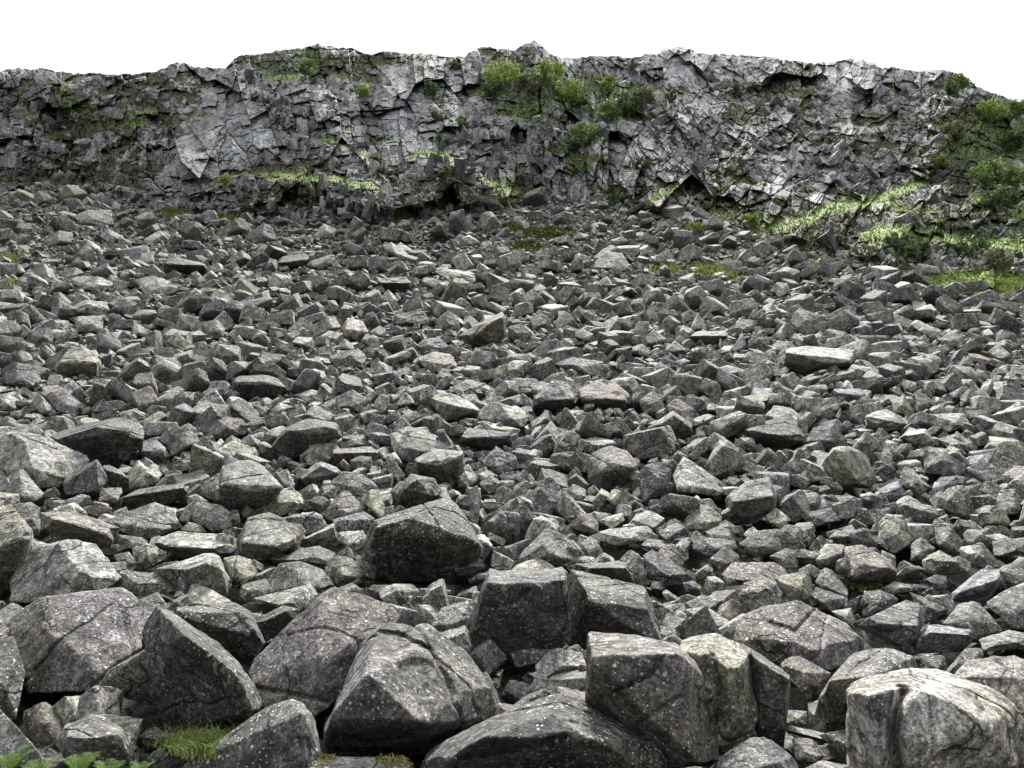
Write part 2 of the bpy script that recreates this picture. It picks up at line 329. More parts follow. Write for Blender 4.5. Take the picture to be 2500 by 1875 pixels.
# ------------------------------------------------------------------ the boulders one can pick out in the photograph
# tone | shape word | outline (photo pixels) | nearest ridge points | bottom recess | landmark phrase | label for the largest ones
BOULDERS = """
p|dome|148,1313 231,1326 255,1352 295,1402 265,1440 200,1470 30,1470 25,1420 58,1370 87,1335|||the pale dome boulder|big pale dome boulder thick with white lichen, behind the huge cracked block at left
u|cracked block|136,1442 218,1429 291,1432 335,1461 365,1490 355,1570 340,1600 300,1690 200,1690 65,1695 45,1640 3,1550 10,1525 72,1508 78,1470|||the huge cracked block|huge upright purplish grey block with white lichen spots, largest boulder at lower left
g|wedge|345,1590 375,1630 415,1702 360,1722 310,1692 232,1680 260,1640|345,1598 400,1690||the broken wedge|broken grey wedge leaning out under the right edge of the huge cracked block
d|overhanging boulder|376,1483 421,1508 443,1543 494,1565 585,1619 630,1673 652,1723 620,1745 563,1800 411,1797 364,1700 352,1556 358,1508|449,1553 538,1613 589,1667 617,1739|0.75|the dark hollow boulder|dark boulder with a hollow shaded underside, right of the huge cracked block
d|block|-60,1555 0,1552 20,1555 45,1590 62,1640 48,1700 40,1760 -60,1770|||the dark block at the left edge|dark mossy block cut by the left edge beside the huge cracked block
g|tilted slab|-60,1690 0,1739 28,1765 85,1831 130,1880 140,1930 -80,1930|||the slab in the bottom left corner|grey slab sloping down to the right in the bottom left corner
g|rounded boulder|221,1739 253,1748 272,1768 310,1790 348,1847 340,1890 190,1890 149,1850 133,1809 158,1768|170,1800 290,1800||the rounded boulder behind the ferns|rounded grey boulder just behind the green ferns at lower left
o|rounded boulder|95,1718 115,1715 150,1750 150,1800 120,1825 60,1795 55,1740|||||
d|small block|330,1800 364,1782 390,1795 440,1792 455,1815 420,1840 380,1845 345,1835|355,1800 430,1803||||
g|small block|355,1855 375,1832 405,1823 412,1848 372,1870|||||
g|ridged boulder|704,1709 736,1717 752,1730 771,1758 790,1850 790,1900 440,1905 445,1870 494,1844 554,1793 620,1745 668,1722 690,1712|749,1742 739,1880||the ridged boulder at the bottom|grey ridged boulder at the bottom edge just right of the grass tuft
u|slanting slab|806,1440 869,1448 951,1467 992,1508 930,1530 910,1545 860,1690 800,1710 770,1755 650,1740 615,1680 600,1640 645,1578 733,1502 777,1458|||the slanting purplish slab|broad purplish slab slanting down to the left, behind the large spotted boulder
g|spotted boulder|939,1516 1008,1518 1075,1534 1138,1578 1157,1632 1198,1679 1230,1742 1170,1774 1094,1818 1049,1848 999,1845 790,1845 787,1784 803,1746 853,1708 885,1641 891,1565 910,1537|895,1645 905,1720 1049,1768 803,1752|0.4|the large spotted boulder|large grey boulder with white spots and dark hollow at its foot, bottom centre
d|flat topped block|1192,1397 1260,1392 1345,1394 1377,1384 1388,1400 1390,1570 1310,1600 1262,1660 1170,1580 1150,1560 1166,1455 1179,1430|1188,1425 1290,1432 1384,1417|0.4|the tall flat topped block|tall dark block with pale flat top and shaded front, left half of a split pair
d|split block|1390,1392 1428,1397 1437,1450 1573,1429 1595,1486 1627,1568 1620,1600 1440,1575 1385,1575|1437,1460 1575,1480 1610,1580|0.25|the dark split block|dark block with a narrow upright corner, right half of a split pair
d|slab|1375,1382 1450,1373 1535,1380 1560,1425 1562,1433 1465,1443 1437,1438 1425,1392|1425,1386 1530,1386|0.2|the slab on the split pair|dark slab with pale flat top lying on the right block of the split pair
g|pyramid|1333,1289 1379,1306 1411,1338 1400,1380 1257,1385 1275,1350 1292,1329|||the pyramid behind the split pair|grey speckled pyramid boulder behind the tall flat topped block
w|low wedge|1315,1359 1361,1390 1300,1402 1235,1402 1260,1380|||||
p|low wedge|1363,1358 1380,1349 1454,1362 1460,1378 1375,1384|||||
u|square block|1440,1543 1558,1549 1656,1575 1690,1600 1735,1680 1752,1770 1754,1870 1640,1890 1500,1770 1430,1725 1437,1572|1442,1600 1665,1592 1690,1860|0.3|the dark square block|large dark purplish square block between wide triangular and pale greenish craggy boulders
n|craggy boulder|1659,1559 1751,1546 1830,1584 1852,1666 1849,1771 1789,1835 1757,1850 1738,1682 1690,1603|1700,1610 1800,1640||the pale greenish craggy boulder|pale greenish craggy boulder standing against the right side of the dark square block
u|leaning slab|1800,1568 1841,1590 1898,1628 1930,1657 1920,1698 1914,1793 1910,1830 1850,1810 1835,1700 1815,1610|1845,1605 1925,1660|0.2|the dark leaning slab|dark purplish slab leaning on the right of the pale greenish craggy boulder
d|triangular boulder|1374,1692 1421,1717 1504,1755 1580,1809 1660,1875 1680,1940 1010,1940 1021,1869 1090,1822 1138,1784 1213,1752 1263,1733 1339,1701|1330,1760 1180,1800 1450,1800|0.1|the wide triangular boulder|wide dark triangular boulder rising from the bottom edge right of centre
p|flat boulder|700,1862 739,1854 790,1847 932,1848 992,1856 1011,1870 1020,1930 680,1930 640,1875|||the mossy flat boulder|pale flat boulder with yellow moss on top at the bottom edge
g|rounded boulder|1852,1799 1885,1806 1927,1840 1952,1869 1960,1940 1730,1940 1748,1862 1788,1826 1830,1802|||the rounded boulder at the bottom edge|rounded grey boulder at the bottom edge below the dark leaning slab
w|giant boulder|2104,1651 2145,1654 2199,1638 2243,1638 2265,1651 2344,1660 2433,1682 2477,1720 2540,1800 2560,1950 2080,1950 2085,1800 2078,1730 2060,1676|2090,1700 2175,1690 2185,1850 2270,1690 2400,1760||the giant pale boulder|giant pale pinkish boulder filling the bottom right corner
g|domed boulder|2085,1594 2120,1584 2180,1584 2221,1600 2256,1641 2270,1700 2160,1780 2080,1795 2010,1795 1998,1710 2018,1660 2044,1625|2025,1665 2140,1650|0.3|the domed boulder behind the giant|domed grey boulder with dark side, just behind the giant pale boulder
u|broad boulder|1933,1467 1971,1473 2059,1515 2107,1562 2116,1584 2078,1594 2031,1640 1990,1630 1904,1625 1850,1600 1785,1565 1792,1527 1830,1492 1870,1480|||the broad purplish boulder|broad low purplish boulder uphill right of the dark square block
u|rounded boulder|1920,1603 1955,1603 2002,1628 2028,1645 2005,1702 1965,1695 1930,1660 1905,1622|||||
p|rounded boulder|2357,1610 2436,1602 2500,1609 2560,1640 2560,1760 2477,1750 2338,1670 2312,1652|||the pale rounded boulder at the right edge|pale rounded boulder cut by the right edge, above the giant pale boulder
b|block|2265,1527 2303,1527 2373,1543 2376,1565 2306,1595 2230,1595 2222,1568|2270,1545 2370,1550||the bluish block|
g|rounded boulder|2332,1480 2370,1467 2392,1472 2433,1521 2449,1540 2379,1555 2300,1524|||||
g|rounded boulder|2211,1464 2249,1480 2259,1508 2240,1556 2211,1590 2148,1558 2097,1530 2142,1502|2130,1520 2240,1530||the boulder right of the broad purplish one|
d|block|2221,1445 2294,1470 2322,1489 2259,1526 2255,1486|||||
b|tilted slab|2325,1445 2401,1388 2442,1388 2452,1423 2401,1475 2325,1470|2340,1448 2440,1412|0.15|the bluish tilted slab|bluish slab with bright tilted top and dark front, near the right edge
g|rounded boulder|2401,1473 2452,1442 2500,1429 2560,1440 2560,1540 2474,1535 2433,1496|||||
g|rounded boulder|2392,1568 2417,1552 2465,1537 2520,1550 2520,1585 2400,1590|||||
d|block|2240,1597 2306,1600 2310,1622 2281,1655 2259,1640|||||
g|slab|2357,1581 2395,1581 2400,1600 2344,1630 2306,1660 2294,1655|||||
p|thin slab|1914,1768 1971,1780 2053,1799 2060,1820 2015,1812 1920,1787|1920,1782 2050,1810||||
u|block|1933,1802 1984,1802 2018,1847 1987,1862 1942,1856|||||
n|small block|1914,1733 1971,1736 1971,1773 1917,1767|||||
g|small block|1971,1717 2000,1708 2003,1765 1977,1775|||||
p|slab|1958,1878 2003,1855 2080,1870 2090,1900 1960,1905|||||
d|block|2000,1795 2040,1785 2080,1778 2088,1855 2050,1840|||||
d|flat topped block|424,1489 506,1477 582,1473 617,1496 646,1565 610,1625 540,1600 440,1560|430,1497 592,1502 640,1565|0.3|the block with purplish flat top|dark block with a pale purplish flat top, between the hollow boulder and slanting slab
d|block|617,1515 690,1477 736,1489 727,1515 651,1568 640,1562|640,1520 700,1492||||
p|wedge|443,1478 468,1426 506,1435 570,1470 540,1488 443,1490|||||
p|broken slab|380,1388 494,1352 535,1360 560,1413 557,1460 506,1445 453,1450 427,1428|455,1390 530,1375||the streaked pale slabs|pale broken slab uphill of the dark block with purplish flat top
p|rounded boulder|544,1361 579,1355 616,1367 637,1410 590,1430 560,1405|||||
u|slab|285,1391 399,1400 424,1426 430,1450 335,1455 278,1430|||||
g|rounded boulder|657,1410 685,1374 739,1370 802,1394 821,1442 771,1450 650,1450|||||
g|low boulder|585,1430 650,1412 665,1440 620,1468 585,1470|||||
g|flat slab|619,1461 758,1424 777,1451 736,1492 695,1482 657,1476|||||
p|whaleback boulder|26,1051 78,1057 130,1077 208,1112 217,1129 156,1190 98,1195 61,1155 -30,1145 -20,1085|||the pale whaleback boulder|big smooth pale whaleback boulder near the left edge
d|long wedge|122,1066 252,1031 284,1019 327,1028 347,1043 344,1077 307,1135 272,1140 220,1135 174,1095|135,1072 255,1045 345,1056|0.25|the long wedge boulder|long dark wedge with pale flat top pointing left over the pale whaleback boulder
g|low boulder|269,1017 312,1006 344,1025 350,1043 300,1040|||||
u|domed boulder|492,1031 530,1011 587,1017 608,1043 596,1062 509,1075 486,1062|||the purplish dome|
g|rounded boulder|414,1057 460,1031 480,1043 486,1080 417,1120 411,1089|||||
b|block|339,1098 350,1077 382,1074 405,1095 405,1127 379,1134 339,1112|345,1104 400,1099||||
d|wedge|197,1147 237,1124 249,1138 266,1176 246,1215 156,1210 153,1181|237,1130 235,1200||||
d|block|246,1135 266,1135 304,1158 318,1179 301,1195 263,1190|255,1145 310,1165||||
p|pointed boulder|313,1147 336,1121 362,1153 391,1167 376,1190 315,1196|||||
g|small block|246,1190 298,1190 298,1202 284,1230 240,1224|||||
d|low boulder|289,1219 341,1193 388,1190 451,1181 457,1205 417,1230 344,1243 295,1238|300,1215 450,1190||||
g|overhanging boulder|544,1138 602,1121 640,1135 660,1150 692,1193 640,1215 610,1268 585,1270 535,1220 533,1175|540,1182 605,1200 690,1190|0.55|the overhanging boulder|grey boulder with rough pale top and a deep dark overhang, left of centre
g|block|480,1205 498,1176 535,1153 544,1170 532,1221 515,1221|||||
g|cracked boulder|434,1251 469,1219 535,1228 567,1254 570,1284 521,1300 489,1275|||||
g|lichened boulder|252,1271 341,1242 376,1225 428,1245 440,1283 382,1315 336,1318 289,1295|||the lichened boulder|grey boulder crusted with lichen, above the pale topped slab left of centre
g|long block|130,1248 168,1245 260,1277 292,1297 280,1360 258,1352 208,1325 101,1295 95,1251|135,1268 215,1290 285,1305|0.3|the long block|long grey block with pale sloping top and dark front, behind the pale dome boulder
g|block|23,1234 72,1225 95,1236 101,1310 78,1314 46,1258|||||
n|boulder|-50,1235 0,1231 35,1242 78,1294 81,1335 29,1450 -50,1460|-20,1342 72,1312|0.5|the boulder at the left edge|greenish grey boulder with shaded base cut by the left edge, beside the pale dome
g|block|-20,1190 20,1161 58,1147 110,1210 87,1228 49,1228 17,1192|||||
p|block|-30,1120 0,1135 17,1164 6,1192 -30,1197|||||
p|topped slab|376,1315 434,1297 492,1309 532,1303 576,1335 576,1354 503,1364 451,1366 405,1342|395,1328 470,1338 575,1343|0.3|the pale topped slab|grey slab with pale sagging top and dark front, below the lichened boulder
g|small dome|437,1294 460,1274 489,1280 506,1303 492,1311|||||
g|spotted block|321,1338 356,1323 405,1346 408,1364 356,1388 327,1374|||||
g|block|281,1303 347,1312 362,1323 320,1340 285,1347|||||
d|block|275,1355 315,1346 341,1378 295,1390|||||
g|rounded boulder|576,1323 605,1262 658,1251 695,1265 715,1277 739,1303 733,1326 700,1345 660,1365 610,1380 580,1350|590,1328 690,1335|0.2|the rounded lichened boulder|rounded grey lichened boulder a little left of the huge dark block
n|flat boulder|626,1239 655,1199 724,1196 750,1225 756,1236 687,1260 623,1260|||the flat greenish boulder|
g|rounded boulder|672,1153 701,1144 721,1181 715,1200 692,1194|||||
g|ridged boulder|727,1164 782,1124 820,1138 831,1153 811,1182 776,1170 744,1184|740,1168 790,1145 825,1155||||
g|broad boulder|805,1179 837,1150 878,1153 915,1179 930,1208 878,1224 840,1196|||||
u|pointed boulder|782,1254 834,1199 849,1199 895,1239 886,1255 805,1272|||||
n|split boulder|878,1219 898,1196 924,1193 944,1251 930,1272 909,1248|||||
g|rounded boulder|805,1268 889,1248 918,1268 909,1288 834,1300|||||
p|tilted slab|739,1320 817,1277 828,1315 799,1336|742,1318 815,1285||||
p|hollowed boulder|825,1300 889,1291 898,1312 880,1345 857,1348 823,1318|||||
d|giant block|889,1297 938,1271 993,1242 1068,1225 1103,1208 1121,1228 1150,1283 1181,1335 1176,1378 1125,1420 1005,1422 912,1410 889,1349|897,1296 995,1268 1048,1305 1110,1300 1168,1328|0.35|the huge dark block|huge dark block with sloping top standing alone in the centre of the photo
g|boulder|794,1364 828,1355 857,1361 892,1401 875,1415 817,1430 797,1380|||||
g|low boulder|713,1349 782,1332 823,1352 794,1378 715,1374 658,1376|||||
p|big boulder|950,1060 993,1040 1048,1054 1112,1092 1083,1098 1025,1110 1002,1130 964,1108|||the big pale boulder|big pale boulder sloping to the right, uphill of the huge dark block
g|overhanging slab|1011,1121 1054,1095 1132,1100 1135,1138 1123,1168 1095,1175 1077,1186 1014,1154|1020,1130 1080,1137 1130,1112|0.4|the overhanging slab|grey slab with pale top and dark overhang, leaning on the big pale boulder
u|pyramid|1167,1135 1210,1087 1262,1124 1272,1143 1216,1156|||the purplish pyramid|purplish pyramid boulder with a black gap under it, right of the overhanging slab
w|small block|1118,1170 1135,1150 1167,1153 1170,1170 1147,1190|||||
g|rounded boulder|1167,1181 1196,1158 1231,1181 1231,1199 1196,1207|||||
g|speckled pillar|1141,1190 1164,1181 1176,1210 1167,1288 1150,1284|||the speckled pillar|
d|craggy boulder|979,1190 1002,1155 1063,1167 1083,1210 1025,1244 967,1244 964,1210|985,1195 1020,1170 1050,1210||||
p|flat topped boulder|1040,967 1086,957 1123,967 1170,999 1167,1021 1083,1028 1074,999|1085,985 1165,1002|0.1|the pale flat topped boulder|
p|block|1123,963 1160,962 1175,985 1168,998 1140,980|||||
p|flat boulder|1170,996 1202,982 1245,990 1290,1012 1294,1019 1275,1047 1170,1024|||the smooth pale flat boulder|smooth pale flat boulder split from a greenish slab below, uphill of the purplish pyramid
n|slab|1170,1025 1270,1048 1262,1066 1200,1064|||||
d|streaked block|1118,1083 1141,1043 1213,1054 1248,1066 1251,1095 1187,1104|1125,1070 1200,1065 1245,1072|0.2|the dark streaked block|
d|flat topped block|698,1048 750,1022 820,1031 834,1066 794,1077 742,1112 710,1124 658,1127 646,1106 678,1066|702,1052 790,1042 828,1060|0.2|the dark block with white flat top|dark block with a pale flat top, left of the big pale boulder
n|block|739,1112 756,1086 820,1066 828,1077 808,1128 759,1140|||||
g|boulder|828,1083 849,1063 889,1060 904,1092 828,1098|||||
u|block|808,1100 904,1089 924,1103 921,1132 857,1122 817,1140|815,1107 920,1105||||
d|block|851,1124 880,1112 909,1115 912,1142 872,1162|||||
u|pointed boulder|820,970 860,951 904,976 880,1009 823,996|||the purplish pointed boulder|
g|boulder|959,996 990,956 1008,973 1014,990 961,1009|965,992 1010,985||||
p|block|715,964 759,951 788,956 791,984 750,982|||||
p|boulder|661,1002 684,982 718,993 672,1022|||||
u|big rounded boulder|1304,970 1350,926 1390,935 1408,967 1396,998 1356,1003 1301,1006|1308,978 1400,975|0.3|the purplish rounded boulder|big rounded purplish boulder left of the reddish flat boulder, right of centre
r|broad boulder|1414,949 1457,929 1500,929 1535,961 1541,990 1518,1010 1425,988 1411,970|1422,972 1530,978|0.3|the reddish boulder|broad reddish boulder, just right of the purplish rounded boulder, right of centre
g|big rounded boulder|1434,1124 1448,1098 1495,1086 1535,1103 1558,1132 1550,1160 1524,1188 1460,1200 1434,1180|1468,1152 1490,1128 1545,1142||the rounded boulder with broken front|big rounded grey boulder with a broken pale front, right of centre
d|streaked block|1558,1153 1573,1135 1610,1127 1645,1135 1639,1194 1587,1216 1567,1230|||||
p|pointed slab|1642,1164 1668,1112 1703,1141 1732,1170 1790,1196 1761,1210 1662,1197|1660,1190 1760,1205||the pale pointed slab|pale slab pointing right with a white upper end, right of the broken fronted boulder
n|pyramid|1720,1138 1755,1074 1775,1074 1810,1103 1822,1129 1796,1162 1732,1172|1765,1090 1780,1150||the greenish pyramid|greenish pyramid boulder with facetted front, uphill of the big pale sloping block
g|sloping block|1778,1210 1827,1173 1880,1167 1897,1210 1895,1246 1850,1278 1782,1282|1785,1228 1890,1212|0.35|the big sloping block|big grey block with pale sloping top and dark front, downhill of the greenish pyramid
p|block|1662,1289 1694,1231 1729,1231 1764,1257 1761,1274 1714,1296|||the pale block above the moss|
g|block|1385,1283 1414,1257 1443,1251 1460,1271 1463,1300 1428,1304|||||
w|slab|1460,1268 1521,1251 1524,1271 1492,1292|||||
p|long boulder|1434,1312 1489,1291 1581,1283 1596,1297 1573,1320 1509,1334|||the long pale boulder|
g|low slab|1564,1332 1579,1315 1651,1320 1660,1337 1605,1345|||||
u|boulder|1602,1346 1636,1326 1680,1341 1683,1361 1657,1388 1613,1362|||||
d|boulder|1567,1355 1593,1341 1654,1381 1695,1415 1631,1432 1587,1406|||||
g|upright boulder|1512,1367 1538,1341 1567,1355 1581,1430 1558,1432 1541,1388|||||
d|boulder|1729,1367 1772,1332 1807,1355 1804,1388 1761,1397|||||
d|slab|1683,1315 1715,1309 1796,1323 1801,1344 1732,1360 1691,1342|||||
g|boulder|1715,1300 1778,1274 1804,1291 1798,1326 1750,1330|||||
d|squared block|1804,1329 1848,1294 1906,1291 1920,1350 1840,1356|||||
g|rounded boulder|1895,1300 1920,1279 1950,1284 1972,1320 1967,1350 1920,1354|||||
u|broad low boulder|1761,1401 1790,1372 1897,1372 1932,1398 1880,1420 1800,1430 1775,1430|||the broad low boulder|
g|rounded boulder|1792,1455 1819,1420 1857,1410 1892,1420 1911,1445 1908,1474 1885,1488 1841,1494|||||
n|block|1885,1410 1946,1397 1977,1397 1984,1439 1971,1465 1936,1475|||||
g|pointed boulder|1990,1423 2009,1385 2028,1391 2072,1442 2069,1460 2003,1436|||||
d|slab|1977,1454 1990,1432 2069,1458 2072,1472 2028,1494|||||
u|wide boulder|2057,1404 2063,1338 2103,1329 2167,1361 2199,1401 2181,1422 2089,1430|2085,1408 2110,1380 2172,1384|0.3|the wide purplish boulder|wide purplish boulder with a dark squared front above yellow grass, at right
d|boulder|2110,1445 2151,1439 2199,1461 2142,1504 2104,1504|||||
b|flat slab|2154,1435 2180,1424 2237,1426 2275,1435 2180,1450|||||
p|small boulder|2028,1492 2078,1483 2088,1511 2078,1531 2053,1512|||||
d|block|2256,1416 2284,1402 2313,1407 2313,1434 2294,1446|||||
n|big facetted boulder|2005,1135 2031,1092 2074,1089 2115,1112 2144,1179 2126,1194 2057,1188 2022,1160|2036,1098 2090,1170||the facetted greenish boulder|big facetted boulder, greenish face lit beside a dark left side, upper right
g|block|2254,1124 2268,1092 2314,1095 2358,1121 2355,1152 2335,1166 2256,1154|||the block with reddish streak|
g|pointed boulder|2196,1167 2204,1144 2239,1164 2265,1196 2248,1211 2204,1191|||||
b|smooth boulder|2271,1193 2297,1164 2337,1161 2346,1179 2297,1208|||||
g|squared block|2288,1225 2311,1193 2352,1184 2369,1199 2369,1249 2349,1266 2294,1244|||the squared block near the right edge|
p|rounded boulder|2424,1228 2444,1196 2476,1193 2500,1228 2491,1255 2436,1261|||||
g|broad boulder|1984,1239 2002,1208 2039,1216 2063,1210 2103,1219 2103,1244 2074,1270 2025,1260|||||
d|slab|1947,1254 2031,1239 2054,1271 1990,1288|||||
n|craggy boulder|2144,1271 2164,1257 2207,1271 2236,1312 2199,1335 2184,1356 2146,1328|||the craggy boulder|
g|rounded boulder|2280,1289 2314,1283 2346,1312 2358,1358 2311,1340 2288,1333|||||
g|boulder|2349,1306 2363,1291 2404,1294 2416,1323 2366,1336|||||
b|dark boulder|2022,1312 2048,1291 2080,1280 2100,1312 2063,1333|2030,1312 2090,1310||||
d|flat topped boulder|1816,1048 1833,1037 1892,1022 1941,1034 1967,1063 1958,1090 1903,1106 1840,1080|1828,1052 1880,1056 1962,1070|0.2|the dark boulder with pale flat top|dark boulder with a broad pale top, right of the greenish pyramid
p|jagged slab|2112,1017 2126,1005 2164,999 2190,1011 2239,1040 2167,1054 2112,1055|2116,1020 2180,1030||the jagged pale slab|
n|upright slab|2173,979 2207,962 2236,1011 2178,1008|||||
p|streaked slab|2259,1022 2294,1011 2352,1008 2375,1040 2311,1058|||the streaked slab|
p|angular boulder|2193,1072 2219,1048 2260,1046 2288,1086 2248,1099|2205,1065 2258,1058||||
n|boulder|2288,1072 2329,1060 2384,1077 2387,1100 2323,1104|||||
p|pyramid|1855,1268 1895,1239 1932,1271 1903,1292|||||
g|rounded boulder|1877,1358 1918,1338 1950,1346 1950,1386 1918,1390|||||
p|boulder|1984,1364 2016,1326 2060,1329 2060,1355 2051,1405 1999,1385|1995,1368 2055,1352||||
g|boulder|2225,1326 2248,1312 2288,1338 2248,1369 2222,1369|||||
g|flat topped boulder|2251,1367 2294,1346 2340,1367 2352,1398 2265,1412|2258,1372 2338,1372||||
g|boulder|2369,1332 2398,1323 2433,1367 2421,1389 2375,1382|||||
g|boulder|2418,1320 2462,1312 2520,1323 2520,1356 2427,1358|||||
y|round boulder|133,894 165,854 203,845 234,860 249,883 240,927 200,916 162,930 133,919|145,888 180,878 235,888|0.15|the yellowish round boulder|yellowish rounded boulder standing alone on the left side of the scree
p|block|174,753 208,732 263,738 269,758 243,783 179,772|180,757 215,745||the pale block with dark left face|
p|block|182,796 185,773 249,770 252,807 188,813|||||
g|block|324,770 347,755 379,758 388,779 359,796 330,784|330,772 385,765||||
p|block|321,796 336,793 376,810 376,827 324,818|||||
u|block|492,790 530,779 550,802 544,827 506,831|||the square tilted block|
d|boulder|0,905 40,880 87,891 101,926 87,956 10,938|||the dark boulder at the left edge|
u|dome|110,967 124,955 162,955 203,987 211,1013 162,1013 142,1004|||the low purplish dome|
g|wedge|75,981 98,961 142,1010 124,1016 95,1007|||||
p|boulder|-15,964 23,961 43,984 38,1003 -15,1003|||||
d|long block|564,935 582,918 640,915 678,923 704,955 680,975 620,972 567,958|570,933 650,932 698,946|0.2|the long dark block with pale top|long dark block with pale top, left of centre on the middle scree
d|boulder|67,810 116,799 133,810 127,844 69,851|||||
p|slab|168,680 203,674 249,677 286,695 252,714 203,708|||||
p|broad slab|327,683 373,674 443,695 451,709 405,720 353,720|||the broad pale slab|
g|streaked block|145,666 185,651 200,666 174,682 150,679|||||
d|hollow block|399,640 431,631 469,640 501,645 509,663 451,679 434,662|405,644 500,648|0.5|the dark hollow slab|
g|slab|107,590 145,562 179,567 174,595 122,604|||||
p|ridge boulder|243,579 260,556 307,579 275,595|||||
y|small block|43,599 69,598 72,621 43,627|||||
y|small boulder|26,651 52,648 64,666 29,679|||||
w|upright shard|269,851 284,863 272,891 255,882|||the white shard|
p|block|655,672 666,666 710,674 715,689 689,705 652,702|||the small pinkish white block|
d|flat topped slab|672,640 692,625 747,618 756,631 736,650 704,662|678,642 750,634|0.2|the wedge slab|
g|tilted slab|744,651 756,637 817,619 820,643 782,659|||||
d|flat topped slab|921,686 987,674 1005,689 1005,711 956,714 932,705|930,691 1002,691|0.35|the white topped slab|dark slab with flat white top, on the upper middle scree left of centre
n|tilted slab|935,599 956,590 1005,625 979,636 967,627 941,613|||||
p|long flat slab|1051,660 1071,654 1155,663 1167,682 1123,679 1095,682|||the long flat slab on the upper scree|
o|tilted slab|1118,822 1155,796 1225,761 1239,781 1236,824 1199,845 1164,848|1160,818 1226,775||the olive slab|large dark olive slab standing tilted on its edge, near the centre of the scree
w|boulder|1016,874 1060,860 1100,865 1118,894 1089,906 1045,906|||the whitest boulder|brightest whitish boulder on the scree, below the olive tilted slab
u|domed boulder|1008,851 1031,828 1071,822 1106,857 1054,860|||||
g|broad boulder|794,874 834,857 878,854 898,874 880,896 823,897|||the broad domed boulder|
p|block|710,834 727,822 765,825 770,851 747,859|714,836 745,845||||
g|boulder|814,848 840,828 878,851 866,860|||||
p|shard|927,729 947,706 973,732 964,757|||||
g|boulder|1063,781 1095,758 1118,770 1126,812 1071,812|||||
u|boulder|961,770 1025,753 1051,776 1034,793 953,796|||||
g|boulder|898,810 924,796 959,808 938,824 901,824|||||
g|flat slab|1095,920 1167,918 1167,937 1100,937|||||
g|block|1097,949 1138,926 1184,935 1187,957 1112,963|||||
g|block|964,909 993,894 1022,912 967,925|||||
p|pointed boulder|762,579 790,545 822,560 815,584|||||
d|block|602,578 640,545 665,555 678,587 620,597|||the dark block below the crag|
w|pale mound|1437,651 1480,614 1518,619 1541,651 1512,665 1489,659|||the pale pointed mound|pale pointed boulder beside bright grass, on the upper scree right of centre
w|small slab|1561,654 1593,657 1590,668 1564,665|||||
p|block|1654,680 1694,666 1700,700 1660,694|||||
d|block|1385,585 1414,567 1440,573 1437,590|||||
d|hollow block|1743,608 1780,575 1798,579 1801,610|1775,580 1798,590|0.4||
g|boulder|1772,805 1804,779 1851,781 1856,804 1810,816 1778,813|||the boulder left of the long pale slab|
g|flat slab|1680,828 1703,808 1772,808 1778,830 1738,842 1691,837|1685,820 1775,820|0.15||
g|pointed boulder|1573,828 1596,802 1631,828 1605,847 1573,844|||||
g|boulder|1622,854 1648,831 1674,851 1677,873 1645,867|1628,858 1672,856||||
g|boulder|1521,854 1570,839 1593,863 1573,873|||||
g|boulder|1396,819 1422,799 1454,822 1431,838|||||
d|block|1240,796 1272,790 1301,813 1286,838 1243,833|||||
g|boulder|1292,781 1324,764 1347,781 1344,804 1301,810|||||
g|broken boulder|1353,889 1393,871 1425,877 1471,883 1477,925 1440,920 1419,902|||||
p|pointed boulder|1683,802 1703,764 1729,802 1686,810|||||
g|wedge|1781,860 1813,810 1822,839 1816,859|||||
g|boulder|1558,978 1593,955 1622,967 1616,1002 1576,1016|||||
u|boulder|1625,993 1651,970 1700,1001 1691,1030 1645,1030|||||
g|hollow boulder|1576,1045 1639,1005 1660,1014 1691,1037 1691,1068 1645,1075 1607,1040|1610,1035 1655,1020 1688,1045||||
u|square slab|1515,1072 1553,1057 1636,1037 1651,1072 1645,1108 1558,1124 1518,1096|1612,1045 1648,1100||the tilted square slab|
p|boulder|1706,999 1738,982 1775,1002 1709,1008|||||
w|long slab|1918,854 1955,848 2010,848 2083,857 2083,880 2074,902 1999,906 1955,915 1915,897|1922,862 2010,888 2080,880|0.4|the long pale slab|long pale slab with smooth pale side over a dark underside, right middle scree
g|boulder|1877,854 1898,831 1929,834 1950,848 1915,863 1880,866|||||
g|paired boulder|1927,793 1944,753 1973,758 2010,770 2016,796 1987,816 1955,816|||the paired boulder|
g|boulder|1880,825 1918,787 1932,810 1912,834|||||
p|boulder|1929,825 1941,813 1987,842 1950,850|||||
p|round boulder|1886,703 1898,689 1924,692 1929,712 1900,729|||the round pale boulder|
b|flat topped slab|2039,952 2103,949 2115,967 2065,987 2051,974|2045,960 2112,966|0.15|the bluish flat topped slab|
p|flat slab|2199,889 2227,871 2277,863 2300,874 2291,914 2265,917 2256,888|||||
p|tilted slab|2222,793 2236,779 2300,808 2294,824 2277,830|||||
g|boulder|2288,828 2320,810 2358,819 2363,841 2311,850|||||
d|block|2308,967 2352,941 2366,946 2363,974 2314,983|||||
w|small boulder|2199,935 2210,926 2239,935 2236,957 2207,954|||||
g|wedge|2233,961 2274,981 2239,1012|||||
r|flat slab|2335,863 2375,863 2433,883 2410,896|||the rusty flat slab|
g|block|2210,845 2219,831 2259,834 2280,854 2225,862|||||
p|rounded boulder|2447,923 2462,909 2488,923 2476,948|||||
p|streaked block|177,530 215,512 272,513 278,550 250,554 200,547|||||
p|flat slab|551,520 588,510 617,525 560,532|||||
"""

